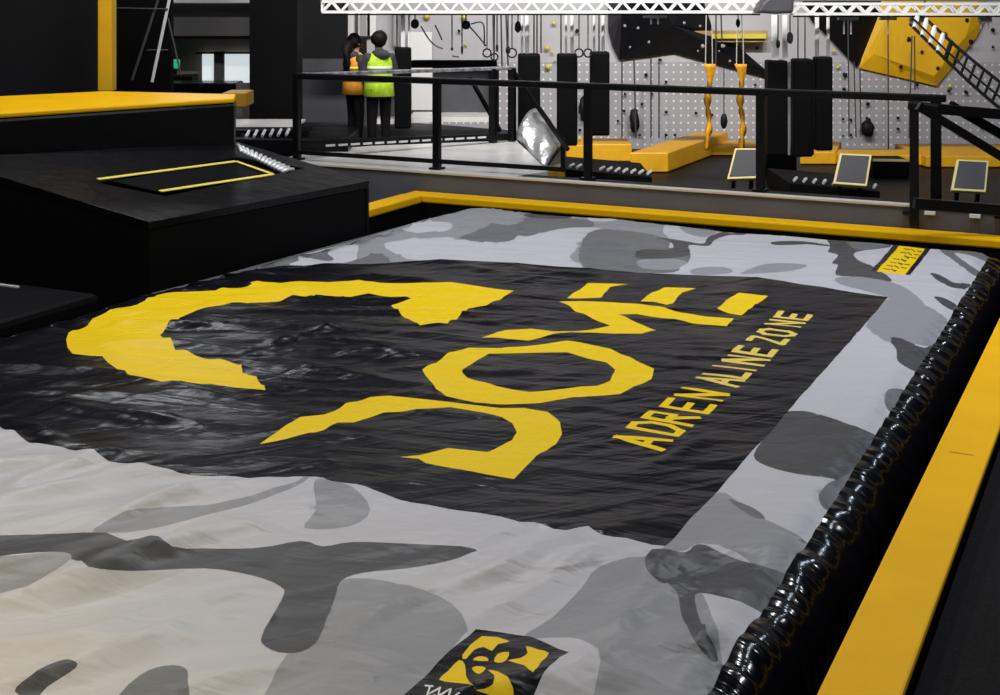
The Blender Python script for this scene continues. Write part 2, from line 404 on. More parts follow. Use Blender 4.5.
pr('print_grey', d_([(690, 165), (760, 148), (940, 206), (950, 238), (850, 202), (770, 190), (840, 245), (905, 290), (870, 302), (760, 222)]))
pr('print_mid', [(890, 297), (915, 302), (935, 310), (950, 325), (945, 345), (920, 345), (900, 340), (866, 326)])
pr('print_dark', d_([(670, 408), (720, 415), (790, 455), (770, 478), (720, 455), (690, 430)]))
# --- right strip
pr('print_dark', e_([(650, 150), (700, 148), (790, 185), (860, 150), (800, 250), (770, 280), (690, 240), (680, 190)]))
pr('print_mid', e_([(560, 100), (600, 110), (660, 150), (640, 160)]))
pr('print_grey', e_([(650, 345), (720, 350), (720, 400), (690, 432), (655, 430), (635, 390)]))
pr('print_dark', e_([(240, 440), (300, 428), (360, 435), (500, 480), (620, 545), (560, 680), (520, 740), (450, 715), (440, 690), (300, 672), (180, 640), (130, 600), (180, 520)]))
pr('print_grey', f_([(575, 110), (690, 50), (640, 140), (605, 175), (570, 155)]))
pr('print_mid', f_([(280, 120), (340, 150), (400, 190), (540, 270), (490, 370), (400, 340), (330, 290), (230, 265), (185, 285), (120, 280), (200, 190)]))
pr('print_grey', f_([(305, 138), (380, 165), (412, 195), (370, 187)]))
# --- near camouflage, with one fold's shade painted in
pr('print_mid', g_([(620, 465), (700, 410), (780, 330), (830, 270), (960, 240), (1080, 300), (1150, 420), (1180, 640), (1100, 720), (820, 720), (835, 530), (800, 480), (740, 465)]))
pr('print_dark', f_([(70, 310), (90, 285), (125, 283), (185, 290), (215, 270), (245, 272), (330, 310), (410, 330), (500, 375), (430, 465), (340, 430), (225, 405), (215, 440), (235, 500), (270, 560), (275, 603), (240, 580), (205, 530), (175, 470), (160, 400), (110, 372), (78, 342)]))
pr('print_mid', g_([(100, 340), (140, 300), (300, 320), (420, 370), (465, 440), (440, 475), (290, 680), (120, 760), (-60, 640), (0, 510), (60, 450)]))
pr('print_mid', h_([(250, 255), (320, 205), (380, 187), (600, 172), (760, 128), (860, 100), (700, 168), (560, 205), (400, 245)]))  # shading along a fold, painted as a mid grey band of the print
pr('print_mid', h_([(870, 105), (960, 128), (1010, 190), (954, 235), (830, 240), (862, 190), (855, 130)]))
pr('print_mid', h_([(780, 592), (860, 560), (954, 560), (1010, 620), (1000, 760), (720, 760), (740, 660)]))
pr('print_dark', h_([(-60, 262), (0, 260), (180, 255), (260, 255), (470, 290), (690, 295), (820, 275), (880, 290), (960, 278), (1100, 282), (1250, 290), (1300, 303), (1220, 330), (1110, 350), (990, 362), (930, 385), (910, 440), (870, 540), (840, 575), (780, 586), (722, 562), (715, 530), (770, 430), (765, 400), (690, 370), (560, 350), (360, 357), (240, 345), (150, 305), (0, 322), (-60, 330)]))
pr('print_mid', h_([(-60, 330), (0, 322), (150, 305), (195, 322), (110, 380), (50, 407), (-60, 420)]))
pr('print_dark', h_([(40, 685), (80, 645), (150, 607), (195, 600), (208, 620), (130, 672), (95, 705)]))
pr('print_grey', h_([(320, 720), (380, 642), (450, 615), (505, 622), (512, 660), (500, 720)]))
# --- black banner
pr('print_black', [(-160, 418), (-60, 424), (0, 427), (30, 443), (62, 447), (100, 455), (180, 473), (225, 476), (315, 477), (400, 500), (480, 513), (520, 522), (600, 534), (665, 546), (888, 297), (800, 284), (757, 277), (640, 273), (590, 268), (500, 262), (440, 259), (400, 262), (350, 264), (300, 266), (250, 268), (225, 268), (170, 277), (120, 290), (-160, 310)], 0)
z1 = lambda p: zo(4, 50, 260, p); z2 = lambda p: zo(4.965, 250, 260, p); z3 = lambda p: zo(4.965, 400, 260, p)
z4 = lambda p: zo(4.965, 580, 260, p); z5 = lambda p: zo(5, 250, 370, p); z6 = lambda p: zo(5, 400, 370, p)
YL = 'print_yellow'
pr(YL, z1([(65, 320), (75, 290), (150, 262), (180, 230), (240, 200), (350, 178), (430, 140), (500, 128), (660, 122), (810, 95)])
   + z2([(0, 112), (250, 105), (390, 110), (540, 98), (640, 112), (860, 112)]) + z3([(290, 118), (565, 152), (430, 225), (340, 240), (235, 315), (100, 325), (0, 262)])
   + z2([(700, 225), (800, 190), (590, 165), (500, 183), (330, 170), (150, 205), (0, 212)])
   + z1([(680, 182), (520, 230), (475, 250), (440, 300), (470, 320), (500, 360), (545, 360), (760, 420), (770, 450), (825, 465), (862, 520), (740, 510), (640, 495), (450, 487), (330, 465), (260, 430), (210, 385), (150, 382), (90, 375), (70, 350)]), 0)
pr(YL, z3([(110, 545), (180, 510), (240, 460), (340, 435), (500, 437), (830, 400)]) + z4([(0, 408), (150, 440), (300, 510), (368, 540), (355, 590), (290, 620), (200, 665), (0, 680)])
   + z6([(870, 135), (700, 165), (500, 172), (380, 162), (230, 130), (180, 95), (130, 30)]), 0)
pr('print_black', z3([(310, 545), (350, 520), (440, 465), (600, 462), (830, 458)]) + z4([(50, 492), (130, 508), (175, 545), (150, 600), (80, 625), (0, 628)])
   + z6([(850, 90), (650, 110), (480, 80), (340, 40), (310, 10)]), 0)
pr(YL, z3([(405, 385), (520, 348), (650, 340), (770, 355), (940, 353), (760, 366), (640, 400), (470, 385)]), 0)
pr(YL, [(559.1, 301.3)] + z4([(0, 203), (300, 218), (420, 235), (500, 260), (620, 280), (765, 290), (730, 328), (560, 315), (440, 290), (280, 268), (190, 270), (280, 310), (378, 348), (310, 365), (160, 365), (50, 360), (-60, 358), (60, 345), (150, 325), (60, 290), (0, 262)]) + z3([(870, 255)]), 0)
pr(YL, [(567, 298), (588, 283), (628, 284), (610, 287), (601, 297.5), (580, 298.5)], 0)
pr(YL, z4([(300, 205), (350, 165), (420, 135), (575, 140), (510, 160), (460, 215), (430, 222), (370, 208)]), 0)
pr(YL, z4([(680, 240), (740, 190), (790, 162), (935, 178), (860, 230), (800, 275), (740, 265)]), 0)
pr(YL, z5([(50, 370), (190, 270), (250, 235), (370, 222), (480, 165), (600, 135), (700, 128), (1000, 160)]) + z6([(400, 178), (500, 190), (620, 190), (740, 210), (800, 260), (810, 320), (780, 370), (680, 430), (570, 545), (450, 525), (130, 465), (90, 443), (0, 435), (100, 425), (240, 390), (440, 410), (560, 350), (585, 310), (560, 265), (510, 235), (430, 215), (250, 185), (0, 208)])
   + z5([(830, 205), (670, 212), (520, 262), (440, 262), (370, 300), (180, 345)]), 0)
# small lettering: cap tops towards -X, text advancing along +Y
GL = {'A': [((0, 0), (.5, 1)), ((.5, 1), (1, 0)), ((.22, .35), (.78, .35))], 'D': [((0, 0), (0, 1)), ((0, 1), (.6, 1)), ((.6, 1), (1, .7)), ((1, .7), (1, .3)), ((1, .3), (.6, 0)), ((.6, 0), (0, 0))],
 'R': [((0, 0), (0, 1)), ((0, 1), (.9, 1)), ((.9, 1), (.9, .5)), ((.9, .5), (0, .5)), ((.4, .5), (1, 0))], 'E': [((0, 0), (0, 1)), ((0, 1), (1, 1)), ((0, .5), (.8, .5)), ((0, 0), (1, 0))],
 'N': [((0, 0), (0, 1)), ((0, 1), (1, 0)), ((1, 0), (1, 1))], 'L': [((0, 1), (0, 0)), ((0, 0), (1, 0))], 'I': [((.4, 0), (.4, 1))], 'Z': [((0, 1), (1, 1)), ((1, 1), (0, 0)), ((0, 0), (1, 0))],
 'O': [((0, .2), (0, .8)), ((0, .8), (.3, 1)), ((.3, 1), (.7, 1)), ((.7, 1), (1, .8)), ((1, .8), (1, .2)), ((1, .2), (.7, 0)), ((.7, 0), (.3, 0)), ((.3, 0), (0, .2))]}
def stroke(p, q, w):
    p = np.array(p, float); q = np.array(q, float); d = q - p; d /= np.linalg.norm(d); n = np.array((-d[1], d[0])) * w / 2; d = d * w / 2
    return [tuple(p - d + n), tuple(p - d - n), tuple(q + d - n), tuple(q + d + n)]
for ch, cx, cy in (('A', 641, 441), ('D', 657, 428), ('R', 671, 418), ('E', 688, 406), ('N', 702, 395), ('A', 719, 381), ('L', 727, 374), ('I', 735, 368), ('N', 746, 360), ('E', 755, 351), ('Z', 768, 340), ('O', 777, 332), ('N', 785, 323), ('E', 793, 316)):
    c = P(cx, cy, z=ZB)
    hgt = 0.27 - 0.0115 * (c.y - 6.9) * 1.5; wd = 0.135 if ch != 'L' else .1
    for p, q in GL[ch]:
        f = lambda s: (c.x + hgt / 2 - s[1] * hgt, c.y - wd / 2 + s[0] * wd)
        PR.append(('print_cream' if c.y > 8 else YL, stroke(f(p), f(q), 0.046)))
# logo patch near the bottom
q_ = lambda p: zo(5, 390, 610, p)
pr('print_black', q_([(430, 95), (560, 112), (700, 132), (895, 212), (720, 425), (500, 690), (-110, 600), (70, 425), (240, 260)]), 0)
pr(YL, q_([(460, 130), (600, 155), (540, 170), (510, 205), (470, 185), (420, 200), (380, 245), (362, 225)]), 2)
pr(YL, q_([(680, 180), (740, 197), (795, 215), (755, 265), (715, 315), (670, 278), (590, 252), (650, 240), (688, 215)]), 2)
pr(YL, q_([(520, 258), (540, 218), (595, 210), (585, 245), (560, 262)]), 2)
pr(YL, q_([(415, 250), (440, 232), (480, 235), (490, 255)]), 2)
pr(YL, q_([(410, 290), (440, 280), (480, 290), (450, 320), (425, 312)]), 2)
pr(YL, q_([(345, 250), (375, 275), (380, 330), (400, 370), (440, 398), (400, 380), (320, 366), (245, 350), (290, 305)]), 2)
pr(YL, q_([(470, 395), (515, 370), (520, 330), (490, 300), (540, 310), (590, 345), (615, 390), (612, 440), (560, 440), (430, 402)]), 2)
for p, q in (((200, 382), (185, 430)), ((185, 430), (250, 392)), ((250, 392), (240, 440)), ((240, 440), (300, 402)), ((178, 379), (212, 383)), ((305, 402), (290, 450)), ((290, 450), (345, 415))):
    s = stroke(p, q, 9); PR.append(('print_white', ground(q_(s))))
# logo strip at the far right corner
r_ = lambda p: zo(10, 860, 225, p)
pr('print_black', r_([(440, 130), (800, 172), (500, 500), (110, 460)]), 0)
pr(YL, r_([(505, 135), (735, 180), (450, 497), (165, 465)]), 0)
rs = random.Random(3)
for k in range(9):                                 # illegible dark lettering on the yellow strip
    t0 = (k + .5) / 9
    c0 = np.array((505, 150)) * (1 - t0) + np.array((195, 450)) * t0; c1 = np.array((720, 190)) * (1 - t0) + np.array((440, 485)) * t0
    for s0, s1 in ((.10, .34), (.44, .62), (.70, .9)):
        if rs.random() < .75: PR.append(('print_black', ground(r_(stroke(c0 * (1 - s0) + c1 * s0, c0 * (1 - s1) + c1 * s1, 9)))))
    PR.append(('print_black', ground(r_(stroke(c0 * .55 + c1 * .45 + np.array((-6, -10)), c0 * .45 + c1 * .55 + np.array((6, 12)), 10)))))

print('building airbag sheet')
pts = []; edges = []
def clipx(x, y): return min(X1 - 1e-4, max(bag_left(y) + 1e-4, x)), min(Y1 - 1e-4, max(Y0 + 1e-4, y))
step = 0.045; ny = int((Y1 - Y0) / step)
bnd = []
for j in range(ny + 1): bnd.append((bag_left(Y0 + (Y1 - Y0) * j / ny), Y0 + (Y1 - Y0) * j / ny))
nxn = int((X1 - bag_left(Y1)) / step)
for i in range(1, nxn): bnd.append((bag_left(Y1) + (X1 - bag_left(Y1)) * i / nxn, Y1))
for j in range(ny, -1, -1): bnd.append((X1, Y0 + (Y1 - Y0) * j / ny))
nxn = int((X1 - bag_left(Y0)) / step)
for i in range(nxn - 1, 0, -1): bnd.append((bag_left(Y0) + (X1 - bag_left(Y0)) * i / nxn, Y0))
pts += bnd; edges += [(i, (i + 1) % len(bnd)) for i in range(len(bnd))]
for j in range(1, ny):
    y = Y0 + (Y1 - Y0) * j / ny; x = bag_left(y) + step * (0.6 + .5 * (j % 2))
    while x < X1 - step * .5:
        pts.append((x + random.uniform(-.004, .004), y + random.uniform(-.004, .004))); x += step
def densify(poly):
    out = []
    for i in range(len(poly)):
        a = np.array(poly[i]); b = np.array(poly[(i + 1) % len(poly)]); L = np.linalg.norm(b - a); k = max(1, int(L / .05))
        for q in range(k): out.append(tuple(a + (b - a) * q / k))
    return out
for m, poly in PR:
    dp = [clipx(*p) for p in densify(poly)]
    o = len(pts); pts += dp; edges += [(o + i, o + (i + 1) % len(dp)) for i in range(len(dp)) if dp[i] != dp[(i + 1) % len(dp)]]
res = delaunay_2d_cdt([Vector(p) for p in pts], edges, [], 1, 1e-5, False)
vco = np.array([tuple(v) for v in res[0]]); tris = [f for f in res[2] if len(f) >= 3]
cent = np.array([vco[list(f)].mean(axis=0) for f in tris])
slots = ['print_light']; idx = np.zeros(len(tris), int)
def inside(poly, c):
    r = np.zeros(len(c), bool); n = len(poly); j = n - 1
    for i in range(n):
        xi, yi = poly[i]; xj, yj = poly[j]
        cond = ((yi > c[:, 1]) != (yj > c[:, 1]))
        if yi != yj: r ^= cond & (c[:, 0] < (xj - xi) * (c[:, 1] - yi) / (yj - yi) + xi)
        j = i
    return r
for m, poly in PR:
    if m not in slots: slots.append(m)
    pa = np.array(poly); lo = pa.min(0); hi = pa.max(0)
    sel = np.where((cent[:, 0] > lo[0]) & (cent[:, 0] < hi[0]) & (cent[:, 1] > lo[1]) & (cent[:, 1] < hi[1]))[0]
    if len(sel): idx[sel[inside(poly, cent[sel])]] = slots.index(m)
bag = thing('airbag', 'huge inflated landing airbag with grey camouflage top and black and yellow printed banner', 'airbag', (-4.3, 7.8, -1.25))
me = bpy.data.meshes.new('top_sheet')
o = Vector(bag.location)
me.from_pydata([(x - o.x, y - o.y, bagz(x, y) - o.z) for x, y in vco], [], [tuple(f) for f in tris]); me.update()
for s in slots: me.materials.append(M[s])
me.polygons.foreach_set('material_index', idx.astype(np.int32)); me.shade_smooth()
top = bpy.data.objects.new('top_sheet', me); COL.objects.link(top); top.parent = bag
if sum(p.normal.z for p in list(me.polygons)[:200]) < 0: me.flip_normals()
# gathered black side skirts
def skirt(name, path, outward, deep=1.15, bul=.17, amp=.014):
    b = MB(); prof = [(-.02, .012), (.02, .006), (.07, -.02), (.12, -.065), (.155, -.13), (.165, -.22), (.15, -.34), (.11, -.5), (.08, -.75), (.06, -deep)]
    n = len(path); vs = []
    for i, (x, y) in enumerate(path):
        z0 = bagz(min(X1 - .02, max(bag_left(y) + .02, x)), y) - .004
        for k, (du, dz) in enumerate(prof):
            s = (x * 3.1 + y * 3.0)
            w = max(0, min(1, k / 2)) * (1 if k < 7 else .4)
            kk = s - k * .035; r = (max(0, 1 - abs(noise.noise(Vector((kk * 1.9, k * .22, 2.0)))) * 3.2) ** 1.5) * amp * 1.3 + noise.noise(Vector((kk * 2.6, k * .3, 7.0))) * amp * .8
            d = du * bul / .17 + w * r
            vs.append(Vector((x + outward[0] * d, y + outward[1] * d, z0 + dz + (w * r * .6 if k < 5 else 0))))
    fs = [(i * len(prof) + k, (i + 1) * len(prof) + k, (i + 1) * len(prof) + k + 1, i * len(prof) + k + 1) for i in range(n - 1) for k in range(len(prof) - 1)]
    b.add(vs, fs); ob = b.build(name, 'skirt', bag, smooth=True)
    sm = ob.modifiers.new('sub', 'SUBSURF'); sm.levels = 1; sm.render_levels = 1
    return ob
ob = skirt('side_skirt', [(X1, Y0 + i * .03) for i in range(int((Y1 - Y0) / .03) + 1)], (1, 0))
ob['label'] = 'gathered glossy black side roll along the right edge'
skirt('side_skirt', [(X1 - i * .1, Y1) for i in range(int((X1 - bag_left(Y1)) / .1) + 1)], (0, 1), bul=.12)
skirt('side_skirt', [(bag_left(Y1 - i * .06), Y1 - i * .06) for i in range(int((Y1 - Y0) / .06) + 1)], (-1, 0), bul=.05)

# ================================================================ YELLOW EDGE PADS
def pad(name, label, x0, x1, y0, y1, z0, z1, group=None, thin=0):
    o = thing(name, label, 'edge pad', ((x0 + x1) / 2, (y0 + y1) / 2, z0), group)
    if thin:
        MB().box(((x0 + x1) / 2, (y0 + y1) / 2, z1 - thin / 2), (x1 - x0, y1 - y0, thin)).build('vinyl_cover', 'yellow_vinyl', o, bevel=.01)
        MB().box(((x0 + x1) / 2, (y0 + y1) / 2, (z0 + .021 + z1 - thin) / 2), (x1 - x0 - .006, y1 - y0, z1 - thin - z0 - .022)).build('side_band', 'black_matte', o)
    else:
        MB().box(((x0 + x1) / 2, (y0 + y1) / 2, (z0 + z1) / 2 + .01), (x1 - x0, y1 - y0, z1 - z0 - .02)).build('vinyl_cover', 'yellow_vinyl', o, bevel=.018)
    b = MB().box(((x0 + x1) / 2, (y0 + y1) / 2, z0 + .01), (x1 - x0 - .02, y1 - y0 - .02, .02)).build('base_board', 'black_matte', o)
    return o
pr1 = pad('edge_pad', 'long yellow vinyl edge pad running along the right side of the airbag', -1.05, -.785, 2.0, 13.59, -.11, 0, thin=.032)
MB().box((-.92, 7.27, .0012), (.12, .008, .002)).build('seam', 'yellow_edge', pr1)
pad('edge_pad', 'long yellow edge pad across the far side, at the foot of the low grey wall', -7.93, 4.3, 13.60, 13.872, -.11, 0)
pad('edge_pad', 'short yellow edge pad at the far left, partly hidden by the black ramp', -7.95, -7.68, 11.6, 13.59, -.11, 0)
# pit sides under the pads
for x0, x1, y0, y1, n in ((-1.04, -.80, 2.0, 13.58, 'trim_2'), (-7.92, 4.3, 13.61, 13.86, 'trim_3'), (-7.94, -7.70, 8.9, 13.58, 'trim_4')):
    struct(slab(n, x0, x1, y0, y1, -1.25, -.115, 'black_matte'))

# ================================================================ RAMP TRAMPOLINE + BLOCK (left)
A = P(150, 222, X=-7.42); D = P(370, 181, X=-7.08)
C = P(240, 152, z=.735); Bp = P(-10, 163, z=.80)
ramp = thing('ramp_trampoline', 'black padded ramp trampoline sloping down to the airbag on the left', 'trampoline', ((A.x + C.x) / 2, (A.y + C.y) / 2, -1.2))
nrm = (D - A).cross(C - A).normalized(); nrm = nrm if nrm.z > 0 else -nrm
def onplane(x, y, lift=0):
    a = P(x, y, t=1.0) - Vector((0, 0, H)); o = Vector((0, 0, H)); q = A + nrm * lift
    t = (q - o).dot(nrm) / a.dot(nrm); return o + a * t
Bq = onplane(-60, 158)
C2 = onplane(238, 142)
# frame pad: ring around the bed
outer = [A, D, C2, Bq]
bed_px = [(118, 178), (238, 158), (280, 173), (165, 193)]
hole = [onplane(95, 182), onplane(237, 157), onplane(305, 168), onplane(165, 196)]
# order: hole[0]=left-back, [1]=far-back, [2]=far-front, [3]=near-front ; outer order A(near-front) D(far-front) C2(far-back) Bq(near-back)
hh = [hole[3], hole[2], hole[1], hole[0]]
vs = []
for dz in (0, -.07):
    vs += [v + nrm * dz for v in outer] + [v + nrm * dz for v in hh]
fs = []
for i in range(4):
    j = (i + 1) % 4
    fs += [(i, j, 4 + j, 4 + i), (8 + i, 12 + i, 12 + j, 8 + j), (i, 8 + i, 8 + j, j), (4 + i, 4 + j, 12 + j, 12 + i)]
MB().add(vs, fs).build('frame_pad', 'black_vinyl', ramp, bevel=.012)
def at(v, z): return Vector((v.x, v.y, z))
def side(a, b, zb=-1.2, th=.05):
    inn = Vector((-(b - a).y, (b - a).x, 0)).normalized() * th
    c = [a - nrm * .075, b - nrm * .075, Vector((b.x, b.y, zb)), Vector((a.x, a.y, zb))]
    return MB().prism(c, inn)
side(A, D).build('side_panel', 'black_matte', ramp); side(Bq, A).build('side_panel', 'black_matte', ramp); side(D, C2).build('side_panel', 'black_matte', ramp)
b = MB(); bq = [onplane(x, y, -.006) for x, y in ((112, 181), (236, 161), (277, 172), (165, 193))]
b.prism(bq, nrm * -.01).build('jumping_bed', 'black_matte', ramp)
bw = MB()
def strip(p, q, w): 
    d = (q - p).normalized(); s = nrm.cross(d) * w / 2
    bw.prism([p - s, q - s, q + s, p + s], nrm * .006)
L = [onplane(98, 179.5, .002), onplane(236, 161.5, .002), onplane(273, 174.5, .002), onplane(160, 191.5, .002)]
strip(L[0], L[1], .045); strip(L[1], L[2], .045); strip(L[2], L[3], .045)
bw.build('border_line', 'line_yellow', ramp)
for k in range(13):                                # row of white springs at the far end
    u = k / 12
    p = onplane(238 + 62 * u, 148 + 22 * u, -.02); q = onplane(230 + 58 * u, 154 + 21 * u, -.02)
    p = onplane(238 + 55 * u, 145.5 + 24 * u, .004); q = onplane(242 + 40 * u, 152 + 20 * u, .004)
    MB().tube([p, (p + q) / 2 + nrm * .012, q], .022, 6).build('spring', 'spring', ramp, smooth=True)

T = 1.262
q1 = P(235, 106, z=T - .07); q2 = P(-120, 129, z=T - .07)
q1 = P(234.5, 103, z=1.212); q2d = P(0, 118.5, z=1.212) - q1; q1.z = q2d.z = 0
q2 = q1 + q2d * 2.2
qb = P(236, 94, z=T); qc = P(105, 91, z=T); qd = P(-60, 99, z=T)
blk = thing('jump_block', 'tall black padded block with yellow top behind the ramp trampoline', 'padded block', (q1.x - 1, q1.y - 1, 0.3))
base = [q1, qb, qc, qd, q2]
def at(v, z): return Vector((v.x, v.y, z))
MB().prism([at(v, -.02) for v in base], (0, 0, T - .05 + .02)).build('block_body', 'black_vinyl', blk, bevel=.03)
cen = sum((at(v, 0) for v in base), Vector()) / 5
MB().prism([at(v, T - .049) for v in base], (0, 0, .049)).build('top_pad', 'yellow_vinyl', blk, bevel=.015)
r1, r2 = P(247, 94, t=15.9), P(247, 108, t=15.9)
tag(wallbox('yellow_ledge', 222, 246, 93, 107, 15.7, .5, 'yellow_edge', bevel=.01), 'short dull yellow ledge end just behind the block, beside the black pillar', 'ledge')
# black lower pads left of the airbag
lp = thing('landing_pad', 'glossy black landing pad at the left edge beside the airbag', 'pad', (-8.7, 6.2, -.6))
MB().box((-8.62, 4.25, -.35), (2.1, 4.5, .56)).build('pad_body', 'black_vinyl', lp, bevel=.06)
lp2 = thing('landing_pad', 'black landing pad at the far left, against the ramp side', 'pad', (-9.7, 8.0, -.6))
MB().box((-9.65, 7.4, -.30), (4.1, 1.7, .52)).build('pad_body', 'black_matte', lp2, bevel=.05)
MB().box((-8.55, 8.1, -.035), (.42, .03, .014)).build('pale_strip', 'spring', lp2)  # pale strip lying on the pad top
MB().box((-8.9, 7.1, -.034), (.9, .04, .012)).build('edge_line', 'line_yellow', lp2)

# yellow post and dark panels
tag(wallbox('yellow_post', 97.5, 112, -260, 91.5, 15.35, .19, 'yellow_panel', bevel=.015), 'square yellow post rising from the back of the block', 'post')
w0 = P(97, 80, t=15.75)
struct(MB().box(w0 + BR[0] * -1.9 + Vector((0, 0, 1.25)) + BR[1] * .1, (3.8, .12, 4.3), BR).build('wall_panel', 'dark_wall'), 'matte dark wall panel left of the yellow post', 'wall')
struct(wallbox('black_partition', 114, 171, -260, 118, 18.5, .15, 'black_matte'), 'black partition right of the yellow post', 'wall')
# far room behind (left opening)
struct(wallbox('soffit', 150, 300, 3, 36, 24.0, .6, 'grey_wall'), 'grey soffit over the left window', 'ceiling')
struct(wallbox('trim_5', 140, 300, 36, 39, 23.9, .2, 'black_matte'), 'thin black beam below the grey soffit', 'trim')
struct(wallbox('ceiling_edge', 110, 300, -2, 2.5, 23.5, .3, 'alu'), 'pale line along the top of the soffit', 'trim')
struct(wallbox('wall_window', 100, 300, 39, 120, 25.0, .2, 'tan_wall'), 'dim tan wall round the bright left window', 'wall')
wn = thing('window_1', None, None, P(226, 83, t=24.9)); struct(wn, 'bright daylit window left of the black pillar', 'window')
MB().box(P(208.5, 67.5, t=24.85), (12 * 24.85 / FPX, .06, 30 * 24.85 / FPX), BR).build('pane', 'daylight', wn)
MB().box(P(240, 67.5, t=24.85), (31 * 24.85 / FPX, .06, 30 * 24.85 / FPX), BR).build('pane', 'daylight', wn)
MB().box(P(219.5, 67.5, t=24.8), (10 * 24.8 / FPX, .12, 33 * 24.8 / FPX), BR).build('mullion', 'grey_wall', wn)
MB().box(P(226, 53, t=24.8), (60 * 24.8 / FPX, .12, .03), BR).build('window_frame', 'black_matte', wn)
g = thing('exit_lamp', 'small glowing green lamp on the dim wall left of the window', 'lamp', P(175, 70, t=24.6))
MB().box(P(175, 64, t=24.6), (.17, .08, .16), BR).build('lamp_housing', 'green_light', g, bevel=.01)
MB().box(P(173, 72, t=24.6), (.12, .1, .10), BR).build('lamp_bracket', 'black_matte', g)
tag(wallbox('dark_cabinet', 166, 192, 76, 166, 22.6, .5, 'black_matte', bevel=.02), 'low dark cabinet under the green lamp', 'cabinet')
tag(wallbox('bench', 165, 236, 83, 175, 21.5, .6, 'black_gloss', bevel=.02), 'long dark glossy bench below the daylit window', 'bench')
struct(wallbox('pillar', 249.5, 297, -260, 146, 19.6, .55, 'black_matte'), 'broad black pillar left of the railing', 'pillar')
# leaning ladder-like truss
ld = thing('ladder', 'thin metal ladder frame leaning against the black partition', 'ladder', P(150, 90, t=17.8))
for a, bb, r in (((132, 80), (158, 0), .018), ((152, 82), (170, -4), .022), ((181, 75), (168, 18), .012)):
    MB().tube([P(*a, t=17.8), P(*bb, t=17.9)], r, 6).build('rail', 'alu' if r > .02 else 'charcoal', ld)
for a, bb in (((114, 8), (168, 9)), ((147, 50), (168, 50))):
    MB().tube([P(*a, t=17.85), P(*bb, t=17.85)], .010, 6).build('rung', 'charcoal', ld)
# trampoline glimpsed between block and pillar
mt = thing('low_trampoline', 'low dark trampoline with white springs and a painted floor reflection, glimpsed behind the ramp, left of the pillar post', 'trampoline', P(262, 148, z=.1))
MB().box(P(275, 140, z=.30), (2.2, 1.6, .22), BR).build('frame_pad', 'black_vinyl', mt, bevel=.02)
MB().box(P(262, 123, z=.52), (1.1, .8, .03), BR).build('floor_reflection', 'white_deck', mt)  # white sheet standing in for light reflected off the floor
MB().box(P(262, 130, z=.47), (1.3, .5, .04), BR).build('frame_bar', 'black_matte', mt)
for k in range(6):
    MB().tube([P(246 + 8 * k, 137 - k * .4, t=16.4), P(249 + 8 * k, 131 - k * .4, t=16.6)], .02, 6).build('spring', 'spring', mt)

# ================================================================ RAILINGS
ZR = .235
rail = thing('railing', 'black steel railing with four posts along the low grey wall', 'railing', (-6, 14.2, ZR))
YR = 14.10
def post(px, par, Y=YR, w=.085, z0=ZR, z1=1.27):
    q = P(px, 100, Y=Y); MB().box((q.x, Y, (z0 + z1) / 2), (w, w, z1 - z0)).build('post', 'black_steel', par, bevel=.008)
    MB().box((q.x, Y, z0 + .012), (w + .06, w + .06, .024)).build('foot_plate', 'black_steel', par); return q
PX = [post(p, rail) for p in (297, 437, 588, 760.5)]
xr = P(946, 100, Y=YR).x
MB().bar((PX[0].x - .04, YR, 1.29), (xr, YR, 1.29), .09, .075).build('top_rail', 'black_steel', rail, bevel=.012)
MB().bar((PX[0].x, YR, .33), (P(560, 170, Y=YR).x, YR, .33), .04, .05).build('kick_rail', 'black_steel', rail)
# side railing running away from the corner post
r2 = thing('railing', 'side railing with pale mottled top bar running back from the corner beside the people', 'railing', (PX[0].x, YR, ZR))
E1 = P(512, 68, z=1.27); S1 = Vector((PX[0].x, YR + .1, 1.30)); d = (E1 - S1)
MB().bar(S1, E1, .06, .05).build('top_rail', mat('pale_steel', (.35, .35, .37), .3, metal=.5, var=.6, vscale=14), r2, bevel=.01)  # pale steel, tone varied by noise
MB().bar((S1.x, S1.y, .42), (E1.x, E1.y, .30), .05, .10).build('kick_board', 'black_steel', r2)
for f in (.9, 1.0):
    q = S1 + d * f; MB().box((q.x, q.y, (1.27 + .1) / 2), (.09, .09, 1.17)).build('post', 'black_steel', r2)
for k in range(14):
    q = S1 + d * (.12 + .055 * k); MB().box((q.x + .05, q.y - .05, .385 - k * .004), (.13, .02, .025), (d.normalized(), Vector((d.y, -d.x, 0)).normalized(), Vector((0, 0, 1)))).build('reflector', 'spring', r2)
hr = thing('handrail', 'pair of black handrails sloping down beside the silver slide', 'handrail', P(535, 140, z=0))
MB().bar(P(511, 68, t=19.2), P(568, 150, t=18.4), .05, .05).build('rail', 'black_steel', hr)
MB().bar(P(470, 78, t=20.6), P(500, 131, t=20.0), .05, .05).build('rail', 'black_steel', hr)
MB().bar(P(563, 138, t=18.5), P(563, 172, t=18.5), .05, .05).build('post', 'black_steel', hr)
